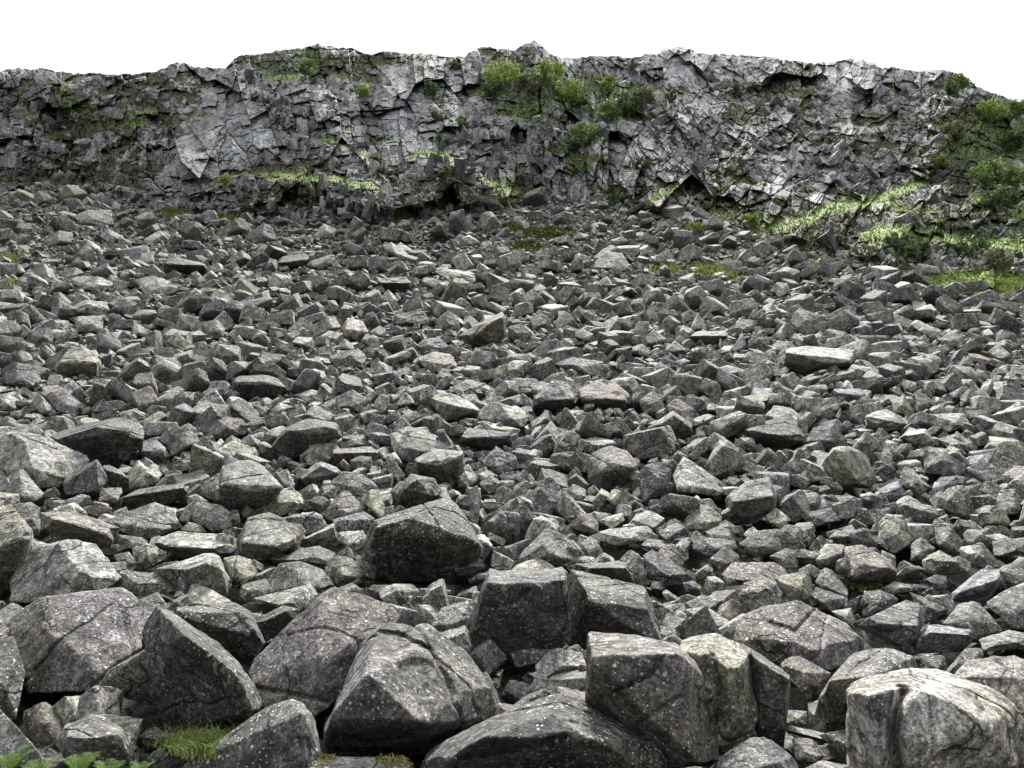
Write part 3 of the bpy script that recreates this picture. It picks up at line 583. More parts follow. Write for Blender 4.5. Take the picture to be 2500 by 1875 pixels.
# ------------------------------------------------------------------ rock geometry
_ico = {}
def ico(k):
    if k not in _ico:
        bm = bmesh.new(); bmesh.ops.create_icosphere(bm, subdivisions=k, radius=1.0)
        V = np.array([v.co[:] for v in bm.verts]); Fc = np.array([[v.index for v in f.verts] for f in bm.faces])
        bm.free(); _ico[k] = (V / np.linalg.norm(V, axis=1)[:, None], Fc)
    return _ico[k]

def hull_planes(P):
    bm = bmesh.new()
    for p in P: bm.verts.new(p)
    r = bmesh.ops.convex_hull(bm, input=bm.verts)
    bm.normal_update()
    N, D, AR = [], [], []
    c = P.mean(0)
    for f in bm.faces:
        n = np.array(f.normal[:]); d = n @ np.array(f.verts[0].co[:])
        if f.calc_area() < 1e-7: continue
        if n @ c - d > 0: n, d = -n, -d
        N.append(n); D.append(d); AR.append(f.calc_area())
    bm.free()
    N, D = np.array(N), np.array(D)
    keep = []                                                 # near-parallel small faces give way to the larger ones
    for i in np.argsort(-np.array(AR)):
        if all(N[i] @ N[j] < 0.966 for j in keep): keep.append(i)
    Nk = N[keep]
    return Nk, np.maximum(D[keep], (P @ Nk.T).max(0) * 0.35 + D[keep] * 0.65)

def rock_surface(P, k, seed, size, chips=7, sharp=26, rough=1.0, notch=0):
    """radial surface around the hull of P: plane facets, worn edges, chips, cracks and foliation steps"""
    r = np.random.default_rng(seed)
    N, D = hull_planes(P)
    c = P.mean(0)
    D = D - N @ c
    Q = P - c
    for _ in range(chips):                                   # small extra fracture faces on corners
        n = r.normal(size=3); n /= np.linalg.norm(n)
        d = (Q @ n).max() * r.uniform(0.86, 0.97)
        N = np.vstack([N, n]); D = np.append(D, d)
    D = np.maximum(D, 0.02 * size)
    S = np.abs(Q).max(0)
    dirs, Fc = ico(k)
    W = dirs * S
    G = np.maximum(W @ N.T / D, 0)                            # gauge per plane
    p0 = W / G.max(1)[:, None]
    # each fracture face gets its own waviness, so that edges are not ruled lines
    if k >= 5:
        for i in range(len(N)):
            q_ = p0 / size
            G[:, i] *= 1 + rough * (0.035 * vnoise(q_ * 2.6 + 17.3 * i + seed % 91, 3) + 0.014 * vnoise(q_ * 8 + 7.1 * i, 4))
    if notch:                                                 # stepped corners where a block has broken away
        for _ in range(notch):
            n1 = r.normal(size=3); n1 /= np.linalg.norm(n1)
            n2 = r.normal(size=3); n2 -= n1 * (n1 @ n2); n2 /= np.linalg.norm(n2); n2 = n2 * 0.9 + n1 * r.uniform(-.3, .5); n2 /= np.linalg.norm(n2)
            d1 = (Q @ n1).max() * r.uniform(0.72, 0.9); d2 = (Q @ n2).max() * r.uniform(0.6, 0.88)
            wv = 0.05 * vnoise(p0 * (3.5 / size) + r.uniform(0, 50), 21)
            g12 = np.minimum(W @ n1 / d1 * (1 + wv), W @ n2 / d2 * (1 - wv))
            G = np.column_stack([G, np.maximum(g12, 0)])
    M = G.max(1)
    t = 1.0 / (M * ((G / M[:, None]) ** sharp).sum(1) ** (1.0 / sharp))
    p = W * t[:, None]
    amp = 0.018 * rough
    disp = fbm(p * (4.0 / size) + seed % 57, 1, 5 if k >= 6 else 3, 0.55) * amp
    fn = r.normal(size=3); fn /= np.linalg.norm(fn)
    lay = p @ fn / size
    wob = 0.06 * vnoise(p * (2.0 / size) + 5, 9)
    s = (lay + wob) * r.uniform(9, 16)
    fr = s - np.floor(s)
    stepn = vnoise(np.stack([np.floor(s) * 1.7, p[:, 0] * 1.5 / size, p[:, 2] * 1.5 / size], -1), 5)
    disp += 0.016 * rough * stepn * np.minimum(1, np.minimum(fr, 1 - fr) * 10)
    for _ in range(int(r.integers(1, 4)) if k >= 6 else 0):   # open joints
        n = r.normal(size=3); n /= np.linalg.norm(n)
        off = r.uniform(-0.3, 0.3) * size
        g = (p @ n - off) / size + 0.05 * vnoise(p * (2.5 / size) + 31, 7) + 0.015 * vnoise(p * (14 / size), 8)
        gate = np.clip(vnoise(p * (1.5 / size) + 77, 11) * 3 + 0.6, 0, 1)
        disp -= 0.045 * gate * np.exp(-(g / 0.011) ** 2)
    for _ in range(int(r.integers(1, 4)) if k >= 6 else 0):   # broken-out bites with sharp edges
        q = p[r.integers(len(p))]
        rr = r.uniform(0.12, 0.26) * size
        d2 = np.linalg.norm(p - q, axis=1) + 0.05 * size * vnoise(p * (5 / size) + 3, 13)
        disp -= 0.06 * np.clip((rr - d2) / (0.12 * rr), 0, 1) * (0.5 + 0.5 * vnoise(p * (3.0 / size), 15))
    return c + p * (1 + disp)[:, None] * 1.0, Fc

def rot_rand(r):
    q = r.normal(size=4); q /= np.linalg.norm(q); w, x, y, z = q
    return np.array([[1 - 2 * (y * y + z * z), 2 * (x * y - z * w), 2 * (x * z + y * w)],
                     [2 * (x * y + z * w), 1 - 2 * (x * x + z * z), 2 * (y * z - x * w)],
                     [2 * (x * z - y * w), 2 * (y * z + x * w), 1 - 2 * (x * x + y * y)]])

def parse_pts(s):
    return np.array([[float(a) for a in p.split(',')[:2]] for p in s.split()]) if s.strip() else np.zeros((0, 2))

rocks = []                                                    # every individual boulder: dict
for line in BOULDERS.strip().split('\n'):
    f = line.split('|')
    d = dict(tone=f[0], shape=f[1], out=parse_pts(f[2]), rid=parse_pts(f[3]), rec=0.06, lm=None, lab=None, traced=True)
    for x in f[4:]:
        x = x.strip()
        if not x: continue
        if x[0].isdigit(): d['rec'] = float(x)
        elif x.startswith('the '): d['lm'] = x
        else: d['lab'] = x
    rocks.append(d)

def poly_area(p): return 0.5 * abs(np.dot(p[:, 0], np.roll(p[:, 1], 1)) - np.dot(p[:, 1], np.roll(p[:, 0], 1)))

def tone_rgb(t, r):
    c = np.array(TONES[t]); return c * r.uniform(0.9, 1.12) * (1 + r.uniform(-0.02, 0.02, 3))

def rock_var(r):
    """how much spot lichen, crust lichen and black staining one rock carries"""
    return np.array([r.uniform(0.55, 1.0), r.uniform(0.15, 0.85), r.uniform(0.3, 0.9)])

CLEFTS = [('the giant pale boulder', [(2205, 1690), (2185, 1740), (2178, 1800), (2192, 1870)], 17, 0.26), ('the giant pale boulder', [(2385, 1705), (2400, 1738)], 7, 0.08),
          ('the slanting purplish slab', [(625, 1680), (720, 1695), (800, 1712)], 5, 0.05), ('the dark square block', [(1625, 1598), (1590, 1650), (1500, 1690)], 5, 0.05),
          ('the dark square block', [(1660, 1700), (1560, 1765)], 5, 0.04), ('the broad purplish boulder', [(1988, 1490), (1940, 1543), (1880, 1520)], 6, 0.06),
          ('the huge cracked block', [(350, 1588), (270, 1640), (225, 1678)], 7, 0.08), ('the large spotted boulder', [(925, 1542), (980, 1552), (1045, 1585)], 5, 0.05),
          ('the huge dark block', [(956, 1290), (950, 1350), (955, 1400)], 5, 0.05), ('the pale greenish craggy boulder', [(1740, 1600), (1760, 1680), (1745, 1760)], 10, 0.10),
          ('the wide triangular boulder', [(1130, 1850), (1250, 1835), (1380, 1800)], 7, 0.07), ('the tall flat topped block', [(1180, 1480), (1240, 1478), (1290, 1440)], 6, 0.05)]

def build_traced(d, idx):
    r = np.random.default_rng(1000 + idx)
    o, g = d['out'], d['rid']
    lo, hi = o.min(0), o.max(0)
    w, h = hi - lo
    uc = (lo[0] + hi[0]) / 2
    dist = float(depth_at(hi[1]))
    s = math.sqrt(w * h) / F * dist
    fv = (o[:, 1] - lo[1]) / h
    side = np.abs((o[:, 0] - uc) / (w / 2))
    if len(g):
        dz = np.where(fv < 0.55, 0.34 - 0.34 * fv, 0.15 + (d['rec'] - 0.15) * (fv - 0.55) / 0.45) + 0.12 * side ** 2
    else:
        dz = 0.42 - 0.62 * fv + 0.16 * side ** 2
    dz = dz + r.uniform(-0.05, 0.05, len(o))
    pts = [ray(p[0], p[1]) * (dist + (z + 0.1) * s) for p, z in zip(o, dz)]
    for p in g:
        pts.append(ray(p[0], p[1]) * (dist + (-0.34 + 0.1 + r.uniform(-.04, .04)) * s))
    if not len(g):                                            # a faint belly facet
        for q in range(2):
            p = o.mean(0) + np.array([r.uniform(-.22, .22) * w, r.uniform(-.1, .25) * h])
            fz = 0.42 - 0.62 * (p[1] - lo[1]) / h
            pts.append(ray(p[0], p[1]) * (dist + (fz - 0.08 - r.uniform(.02, .1)) * s))
    cen = o.mean(0)
    for p in o[::1]:
        q = cen + (p - cen) * r.uniform(0.6, 0.9)
        pts.append(ray(q[0], q[1]) * (dist + (0.85 + r.uniform(-.12, .12)) * s))
    P = np.array(pts) + np.array([0, 0, CAMZ])
    for p in o[fv > 0.6]:                                     # the buried foot, set back under the front face
        pts.append(ray(p[0] * .8 + cen[0] * .2, p[1] + 0.22 * h) * (dist + 0.5 * s))
    big = max(w, h)
    k = 7 if big > 190 else 6 if big > 80 else 5
    V, Fc = rock_surface(P, k, 1000 + idx, s, chips=3 if len(g) else 5, sharp=130, rough=1.2 if big > 120 else 1.5, notch=3 if big > 60 else 2)
    for key, line, wpx, dep in CLEFTS:                        # clefts and open cracks seen on single boulders
        if d['lm'] != key: continue
        uu, vv = project(V)
        best = np.full(len(V), 1e9)
        for (x1, y1), (x2, y2) in zip(line[:-1], line[1:]):
            L2 = (x2 - x1) ** 2 + (y2 - y1) ** 2
            tt = np.clip(((uu - x1) * (x2 - x1) + (vv - y1) * (y2 - y1)) / L2, 0, 1)
            best = np.minimum(best, np.hypot(uu - x1 - tt * (x2 - x1), vv - y1 - tt * (y2 - y1)))
        best = best + 0.5 * wpx * vnoise(V * 6, 17)
        front = np.clip((P.mean(0)[1] + 0.1 * s - V[:, 1]) / (0.2 * s), 0, 1)
        V = V + (V - np.array([0, 0, CAMZ])) / np.linalg.norm(V - np.array([0, 0, CAMZ]), axis=1)[:, None] * (dep * s * front * np.exp(-(best / wpx) ** 2))[:, None]
    base = V.mean(0); base[2] = V[:, 2].min()
    d.update(V=V - base, F=Fc, base=base, size=s, cen=(lo + hi) / 2, wh=(w, h), area=poly_area(o), seed=1000 + idx, pxbase=hi[1])

for i, d in enumerate(rocks): build_traced(d, i)

# ------------------------------------------------------------------ screen coverage of the traced boulders (so loose rocks do not bury them)
QW, QH, Q = 700, 500, 4.0                                     # grid over u -150..2650, v -60..1940
cover = np.full((QH, QW), -1.0)                               # base row of the nearest traced boulder in each cell
gy, gx = np.mgrid[0:QH, 0:QW]
GU = gx * Q - 150 + Q / 2; GV = gy * Q - 60 + Q / 2
def inside(poly, U, Vv):
    r = np.zeros(U.shape, bool); n = len(poly)
    for i in range(n):
        x1, y1 = poly[i]; x2, y2 = poly[(i + 1) % n]
        c = (y1 > Vv) != (y2 > Vv)
        with np.errstate(divide='ignore', invalid='ignore'):
            r ^= c & (U < (x2 - x1) * (Vv - y1) / (y2 - y1 + 1e-12) + x1)
    return r
for d in rocks:
    a = inside(d['out'], GU, GV)
    cover[a] = np.maximum(cover[a], d['pxbase'])

# grass and moss patches on the scree: (u, v, half width, half height)
PATCH = [(1630, 660, 40, 9), (1720, 668, 55, 16), (1780, 680, 40, 9), (1330, 575, 70, 16), (1290, 605, 45, 12), (1400, 633, 40, 8),
         (15, 640, 25, 12), (8, 662, 18, 10), (25, 700, 22, 10), (15, 805, 22, 18), (105, 783, 18, 5), (110, 880, 16, 8), (345, 935, 65, 12),
         (395, 1140, 22, 8), (380, 1047, 18, 7), (385, 1175, 40, 6), (105, 1030, 20, 8), (205, 1030, 35, 10), (1640, 1300, 50, 12), (1690, 1310, 45, 14),
         (1575, 1260, 22, 12), (1190, 1318, 22, 22), (1235, 1350, 18, 10), (955, 1190, 22, 10), (648, 1395, 18, 16), (395, 1378, 28, 12), (350, 1390, 18, 6),
         (1710, 1400, 26, 8), (1725, 1432, 18, 10), (1705, 1470, 20, 14), (2105, 1424, 45, 7), (2160, 845, 30, 5), (2440, 1030, 55, 18), (2430, 990, 30, 14),
         (2155, 1186, 28, 7), (1445, 995, 25, 7), (1500, 925, 30, 5), (2405, 880, 25, 5), (1955, 622, 40, 9), (2010, 640, 22, 6), (570, 612, 20, 6),
         (2130, 655, 22, 6), (2200, 665, 25, 5), (2340, 700, 60, 12), (2440, 705, 70, 16), (2280, 690, 30, 8), (2420, 735, 40, 9), (2200, 655, 25, 5), (950, 545, 45, 8), (1250, 560, 30, 8), (420, 525, 28, 10), (545, 536, 35, 9), (480, 530, 22, 7), (1700, 560, 22, 5)]
def in_patch(u, v, grow=1.0):
    r = np.zeros(np.shape(u), bool)
    for pu, pv, a, b in PATCH:
        r |= ((u - pu) / (a * grow)) ** 2 + ((v - pv) / (b * grow)) ** 2 < 1
    return r

# upper limit of the scree (foot of the crag) in photo pixels
FOOT_U = np.array([-700, -200, 0, 150, 300, 420, 520, 700, 900, 1000, 1100, 1230, 1330, 1450, 1600, 1720, 1820, 1900, 2000, 2100, 2220, 2330, 2430, 2560, 2800, 3200], float)
FOOT_V = np.array([430, 435, 445, 450, 478, 505, 528, 520, 535, 532, 522, 500, 488, 492, 520, 545, 575, 590, 610, 640, 672, 700, 728, 765, 800, 840], float)
def foot_v(u): return np.interp(u, FOOT_U, FOOT_V)

# ------------------------------------------------------------------ loose rocks between them
def loose_rocks():
    n0 = 210000
    y = np.exp(rng.uniform(np.log(5.5), np.log(86), n0 * 3))
    keep = rng.uniform(0, 1, n0 * 3) < (y / 86) ** 1.1        # even per square metre, a little denser close by
    y = y[keep]; n = len(y)
    x = rng.uniform(-0.86, 0.86, n) * y
    q = rng.uniform(0, 1, n)
    smin = np.clip(0.36 - 0.0036 * y, 0.17, 0.34)
    ex_ = np.clip(1.75 + (y - 14) * 0.028, 1.75, 2.7)         # finer debris towards the crag
    s = smin * (1 - q * (1 - (smin / 2.2) ** ex_)) ** (-1 / ex_)      # power law, rare big ones
    s = np.minimum(s, 0.28 + 0.028 * y)
    z = ground_z(y)
    P = np.stack([x, y, z], -1)
    u, v = project(P)
    ok = (v > foot_v(u) - 8 + 12 * vnoise(np.stack([u / 60, 0 * u, 0 * u], -1), 4) + rng.uniform(-8, 8, n)) & (v < 1980)
    pr = np.where(in_patch(u, v), rng.uniform(0, 1, n) < 0.12, True)
    ok &= pr
    px = s * F / y
    # coverage by traced boulders
    def cell(uu, vv):
        i = np.clip(((vv + 60) / Q).astype(int), 0, QH - 1); j = np.clip(((uu + 150) / Q).astype(int), 0, QW - 1)
        return cover[i, j]
    vb = v + px * 0.15
    hid = np.zeros(n, bool); clash = np.zeros(n, int)
    c0 = cell(u, v - px * 0.3)
    hid = (c0 > vb + 2) & (cell(u - px * .4, v - px * .3) > vb) & (cell(u + px * .4, v - px * .3) > vb) & (cell(u, v - px * .75) > vb)
    for du in (-.55, -.3, 0, .3, .55):
        for dv in (-.2, .15, .5, .85):
            c = cell(u + du * px, v - dv * px)
            clash += (c > 0) & (c <= vb + px * 0.1)
    ok &= ~hid & (clash <= np.where(px > 60, 0, np.where(px > 35, 2, 5)))
    idx = np.where(ok)[0]
    idx = idx[np.argsort(-s[idx])]
    grid = {}; out = []
    C = 1.0
    for i in idx:
        ri = s[i] * 0.5
        xi, yi = x[i], y[i]
        R = ri + 0.9
        a0, a1 = int((xi - R) // C), int((xi + R) // C); b0, b1 = int((yi - R) // C), int((yi + R) // C)
        bad = False
        for a in range(a0, a1 + 1):
            for b in range(b0, b1 + 1):
                for (xx, yy, rr) in grid.get((a, b), ()):
                    if (xx - xi) ** 2 + (yy - yi) ** 2 < (0.70 * (rr + ri)) ** 2: bad = True; break
                if bad: break
            if bad: break
        if bad: continue
        grid.setdefault((int(xi // C), int(yi // C)), []).append((xi, yi, ri))
        out.append(i)
    out = np.array(out)
    return x[out], y[out], s[out], u[out], v[out], px[out]

lx, ly, ls, lu, lvv, lpx = loose_rocks()
print("loose rocks:", len(lx))

def template(seed, nfac=15):
    """an angular block as a point cloud: random fracture planes cut from a slab-like box"""
    r = np.random.default_rng(seed)
    B = np.array([1.0, r.uniform(0.6, 0.95), r.uniform(0.3, 0.72)]) * 0.5
    pts = []
    for sx in (-1, 1):
        for sy in (-1, 1):
            for sz in (-1, 1):
                e = r.uniform(0.55, 1.0, 3)
                pts.append(B * np.array([sx, sy, sz]) * e)
    for _ in range(nfac - 8):
        n = r.normal(size=3); n /= np.abs(n / (B * 2)).max() * 2; pts.append(n * r.uniform(0.85, 1.0))
    return np.array(pts)

def hull_mesh(P):
    bm = bmesh.new()
    for p in P: bm.verts.new(p)
    res = bmesh.ops.convex_hull(bm, input=bm.verts)
    junk = [e for e in res.get('geom_interior', []) + res.get('geom_unused', []) if isinstance(e, bmesh.types.BMVert)]
    bmesh.ops.delete(bm, geom=list(set(junk)), context='VERTS')
    bmesh.ops.dissolve_limit(bm, angle_limit=0.16, verts=bm.verts, edges=bm.edges)
    bmesh.ops.triangulate(bm, faces=bm.faces)
    bmesh.ops.recalc_face_normals(bm, faces=bm.faces)
    bm.verts.index_update()
    V = np.array([v.co[:] for v in bm.verts]); Fc = np.array([[v.index for v in f.verts] for f in bm.faces]); bm.free()
    return V, Fc

TPL = [template(50 + i, 10 + i % 6) for i in range(40)]
TPL_M = [hull_mesh(t) for t in TPL]
TPL_S = [rock_surface(t, 4, 300 + i, 1.0, chips=3, sharp=60, notch=2) for i, t in enumerate(TPL)]   # finer versions for nearer rocks

SLOPE = math.atan(0.6)
def rock_pose(r, y):
    yaw = r.uniform(0, 2 * math.pi)
    t1, t2 = r.normal(0, 0.5), r.normal(0, 0.5)
    cy, sy = math.cos(yaw), math.sin(yaw)
    Rz = np.array([[cy, -sy, 0], [sy, cy, 0], [0, 0, 1]])
    Rx = np.array([[1, 0, 0], [0, math.cos(t1), -math.sin(t1)], [0, math.sin(t1), math.cos(t1)]])
    Ry = np.array([[math.cos(t2), 0, math.sin(t2)], [0, 1, 0], [-math.sin(t2), 0, math.cos(t2)]])
    return Rx @ Ry @ Rz

LT = np.array(list("ggggggggggddddpppppppuuunnbw"))
# the largest in view become boulders of their own, the rest one mass
visible = np.ones(len(lx), bool)
ci = np.clip(((lvv - lpx * .35 + 60) / Q).astype(int), 0, QH - 1); cj = np.clip(((lu + 150) / Q).astype(int), 0, QW - 1)
visible &= ~((cover[ci, cj] > lvv + lpx * 0.15)) & (lu > 15) & (lu < 2485) & (lvv - lpx * .4 < 1860)
order = np.argsort(-np.where(visible, lpx, 0))
N_SINGLE = 298 - len(rocks)
single = set(order[:N_SINGLE].tolist())
sv, sf, slc, stn, svr = [], [], [], [], []; off = 0
for i in range(len(lx)):
    r = np.random.default_rng(90000 + i)
    R = rock_pose(r, ly[i])
    t = int(r.integers(len(TPL)))
    S = ls[i] * np.array([r.uniform(0.9, 1.2), r.uniform(0.85, 1.1), r.uniform(0.75, 1.15)]) * 1.12
    c = np.array([lx[i], ly[i], float(ground_z(ly[i])) + ls[i] * r.uniform(-0.02, 0.5)])
    tone = str(r.choice(LT)); rgb = tone_rgb(tone, r)
    if i in single:
        k = 6 if lpx[i] > 75 else 5
        P = (TPL[t] * S) @ R.T
        V, Fc = rock_surface(P, k, 90000 + i, ls[i], chips=4, sharp=90, rough=1.4, notch=2)
        V = V + c
        base = V.mean(0); base[2] = V[:, 2].min()
        uu, vv = project(V)
        w, h = np.ptp(uu), np.ptp(vv)
        shp = "flat slab" if w > 2.2 * h else "long boulder" if w > 1.65 * h else "upright boulder" if h > w else "boulder"
        rocks.append(dict(tone=tone, shape=shp, V=V - base, F=Fc, base=base, size=ls[i], cen=np.array([(uu.min() + uu.max()) / 2, (vv.min() + vv.max()) / 2]),
                          wh=(w, h), area=0.7 * w * h, seed=90000 + i, lm=None, lab=None, traced=False, rgb=rgb))
        continue
    V0, F0 = TPL_S[t] if lpx[i] > 34 else TPL_M[t]
    V = (V0 * S) @ R.T
    sv.append(V + c); sf.append(F0 + off); off += len(V)
    slc.append(V0 * ls[i] + r.uniform(-40, 40, 3)); stn.append(np.tile(rgb, (len(V), 1))); svr.append(np.tile(rock_var(r), (len(V), 1)))
# the rocks one glimpses deeper down in the gaps
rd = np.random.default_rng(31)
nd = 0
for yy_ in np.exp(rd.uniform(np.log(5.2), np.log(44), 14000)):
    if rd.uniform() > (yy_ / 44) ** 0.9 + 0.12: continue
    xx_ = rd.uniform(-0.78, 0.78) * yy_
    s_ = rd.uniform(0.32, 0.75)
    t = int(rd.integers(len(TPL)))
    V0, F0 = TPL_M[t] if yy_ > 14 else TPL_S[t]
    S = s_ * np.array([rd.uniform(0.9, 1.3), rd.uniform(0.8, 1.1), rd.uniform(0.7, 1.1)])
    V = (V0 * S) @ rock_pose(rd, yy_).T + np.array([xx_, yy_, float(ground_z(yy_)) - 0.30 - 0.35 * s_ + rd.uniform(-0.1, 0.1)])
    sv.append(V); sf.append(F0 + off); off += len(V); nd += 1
    slc.append(V0 * s_ + rd.uniform(-40, 40, 3)); stn.append(np.tile(tone_rgb(str(rd.choice(list('ddddgo'))), rd), (len(V), 1))); svr.append(np.tile([0.1, 0.1, 0.8], (len(V), 1)))   # dark tones and little lichen paint the shade of the gaps into these stones
print("deep rocks", nd)
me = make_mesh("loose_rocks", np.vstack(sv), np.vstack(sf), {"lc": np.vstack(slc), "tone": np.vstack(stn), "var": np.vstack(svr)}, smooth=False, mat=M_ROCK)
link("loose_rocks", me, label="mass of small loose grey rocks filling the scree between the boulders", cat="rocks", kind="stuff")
print("loose verts", off)

# ------------------------------------------------------------------ labels that single each boulder out
LMS = [d for d in rocks if d['lm']]
def relation(d, m):
    du, dv = d['cen'] - m['cen']
    ax, ay = abs(du), abs(dv)
    if ax > 2.2 * ay: return "right of" if du > 0 else "left of"
    if ay > 2.2 * ax: return "downhill of" if dv > 0 else "uphill of"
    return ("lower " if dv > 0 else "upper ") + ("right of" if du > 0 else "left of")
def size_word(a):
    return "large" if a > 14000 else "medium" if a > 3500 else "small" if a > 1200 else "little"
used = set()
for d in rocks:
    if d['lab']: used.add(d['lab'])
for d in rocks:
    if d['lab']: continue
    tw = TWORD[d['tone']]
    shp = d['shape']
    if shp.split()[0] in ('dark', 'pale', 'big', 'small'): shp = ' '.join(shp.split()[1:]) or 'boulder'
    sw = size_word(d['area'])
    if d['lm'] and 'reddish streak' in d['lm']: tw = 'grey reddish streaked'
    near = sorted((m for m in LMS if m is not d), key=lambda m: np.hypot(*(d['cen'] - m['cen'])))
    done = False
    for m in near[:3]:
        l = f"{sw} {tw} {shp} {relation(d, m)} {m['lm']}"
        if l not in used and len(l.split()) <= 16: done = True; break
    if not done:
        for a in range(0, 4):
            for b in range(a + 1, 5):
                A = near[a]['lm'].replace('the ', '', 1); Bm = near[b]['lm'].replace('the ', '', 1)
                l = f"{sw} {tw} {shp} near {A} and {Bm}"
                if l not in used and len(l.split()) <= 16: done = True; break
            if done: break
    used.add(l); d['lab'] = l

for d in rocks:
    r = np.random.default_rng(d['seed'])
    rgb = d.get('rgb'); rgb = tone_rgb(d['tone'], r) if rgb is None else rgb
    V = d['V']
    lc = V @ rot_rand(r).T + r.uniform(-40, 40, 3)
    me = make_mesh("boulder", V, d['F'], {"lc": lc, "tone": np.tile(rgb, (len(V), 1)), "var": np.tile(rock_var(r), (len(V), 1))}, smooth=True, mat=M_ROCK)
    d['obj'] = link("boulder", me, d['base'], label=d['lab'], cat="boulder", group="boulders on the scree slope")
print("boulders", len(rocks))

# ------------------------------------------------------------------ ground sheet
xs = np.concatenate([np.linspace(-600, -70, 12)[:-1], np.arange(-70, 70.1, 0.7), np.linspace(70, 600, 12)[1:]])
ys = np.concatenate([np.linspace(-400, 2, 14)[:-1], np.geomspace(2, 90, 150), np.linspace(90, 700, 14)[1:]])
X, Y = np.meshgrid(xs, ys)
Z = ground_z(Y)
nz = fbm(np.stack([X, Y, 0 * X], -1) * 0.7, 21, 3)
Z = Z + np.clip(Y / 20, 0, 1) * 0.12 * nz - np.clip(0.3 + 0.006 * Y, 0.2, 0.6)
nx, ny = len(xs), len(ys)
ii = np.arange((ny - 1) * nx).reshape(ny - 1, nx)[:, :-1].ravel()
Fq = np.stack([ii, ii + 1, ii + nx + 1, ii + nx], -1)
me = make_mesh("ground", np.stack([X, Y, Z], -1).reshape(-1, 3), Fq, mat=M_SOIL)
link("ground", me, kind="structure")

# ------------------------------------------------------------------ the crag above the scree
SKY = np.array([(-700, 190), (-250, 180), (0, 172), (60, 168), (110, 169), (150, 176), (185, 182), (230, 176), (290, 181), (350, 178), (385, 177), (415, 160), (432, 153), (460, 154), (475, 162), (520, 166), (550, 166), (572, 143), (590, 138), (640, 130), (690, 124), (745, 118), (765, 110), (777, 104), (790, 113), (830, 116), (870, 122), (905, 132), (950, 125), (980, 131), (1020, 130), (1080, 138), (1135, 138), (1150, 122), (1175, 114), (1215, 120), (1255, 123), (1268, 114), (1283, 104), (1295, 106), (1302, 98), (1312, 104), (1335, 124), (1355, 135), (1400, 142), (1440, 136), (1465, 134), (1500, 136), (1540, 140), (1575, 134), (1610, 134), (1625, 118), (1645, 114), (1665, 116), (1690, 124), (1725, 134), (1780, 132), (1840, 136), (1880, 138), (1930, 146), (1980, 156), (2020, 150), (2065, 144), (2100, 145), (2130, 152), (2150, 162), (2200, 168), (2250, 176), (2258, 172), (2300, 170), (2330, 180), (2360, 198), (2400, 216), (2440, 232), (2500, 252), (2700, 320), (3200, 480)], float)
UG = np.concatenate([np.linspace(-650, -60, 90)[:-1], np.linspace(-60, 2560, 1500), np.linspace(2560, 3150, 90)[1:]])
NR = 480
TT = np.linspace(-0.22, 1.0, NR)
vb = foot_v(UG) + 6
jag = 5.0 * vnoise(np.stack([UG / 26.0, 0 * UG, 0 * UG], -1), 71) + 4.0 * vnoise(np.stack([UG / 9.0, 0 * UG, 0 * UG], -1), 72)
vt = np.interp(UG, SKY[:, 0], SKY[:, 1]) + 0.55 * jag
U = np.broadcast_to(UG, (NR, len(UG)))
Vg = vb + (vt - vb) * TT[:, None]
yb = depth_at(vb) - 0.3
ytop = np.interp(UG, [-700, 0, 600, 1100, 1400, 1650, 2080, 2500, 3200], [93, 94, 91, 95, 100, 93, 92, 86, 80])
ytop = np.maximum(ytop, yb + 8)
ex = np.interp(UG, [-700, 500, 1500, 1900, 2500, 3200], [1.25, 1.3, 1.2, 1.05, 0.9, 0.9])
Tc = np.clip(TT[:, None], 0, 1)
Yd = yb + (ytop - yb) * Tc ** ex
Yd = np.where(TT[:, None] < 0, yb + 6 * TT[:, None], Yd)

def ell(u0, v0, a, b, soft=0.6, rot=0.0):
    du, dv = U - u0, Vg - v0
    c, s = math.cos(rot), math.sin(rot)
    q = np.sqrt(((du * c + dv * s) / a) ** 2 + ((-du * s + dv * c) / b) ** 2)
    t = np.clip((1 + soft - q) / (2 * soft), 0, 1)
    return t * t * (3 - 2 * t)
# buttresses come forward, gullies go back (metres)
for (u0, v0, a, b, dy, rot) in [(590, 330, 90, 110, -2.0, 0), (800, 260, 110, 70, -2.0, 0), (1000, 300, 60, 110, -2.2, 0), (1100, 240, 40, 80, -2.6, 0.2),
                                (1285, 150, 45, 50, -3.2, 0), (1190, 420, 150, 55, -3.0, 0.25), (850, 470, 220, 35, -3.2, 0.12), (1400, 330, 38, 170, 4.2, 0.1),
                                (1345, 440, 90, 60, 1.8, 0), (1600, 330, 130, 110, -2.5, -0.5), (1650, 160, 60, 45, -3.0, 0), (1870, 400, 90, 90, -3.0, 0),
                                (2080, 190, 110, 55, -3.5, 0), (2070, 440, 80, 70, 2.6, 0), (2180, 360, 90, 80, -2.4, 0), (80, 220, 140, 40, -2.5, 0.15),
                                (200, 330, 120, 50, 1.8, 0), (430, 290, 60, 90, 1.6, 0), (60, 380, 90, 60, -2.0, 0), (330, 420, 110, 50, -1.6, 0), (2330, 330, 70, 110, -2.0, 0.3)]:
    Yd = Yd + 0.5 * dy * ell(u0, v0, a, b, 0.5, rot)

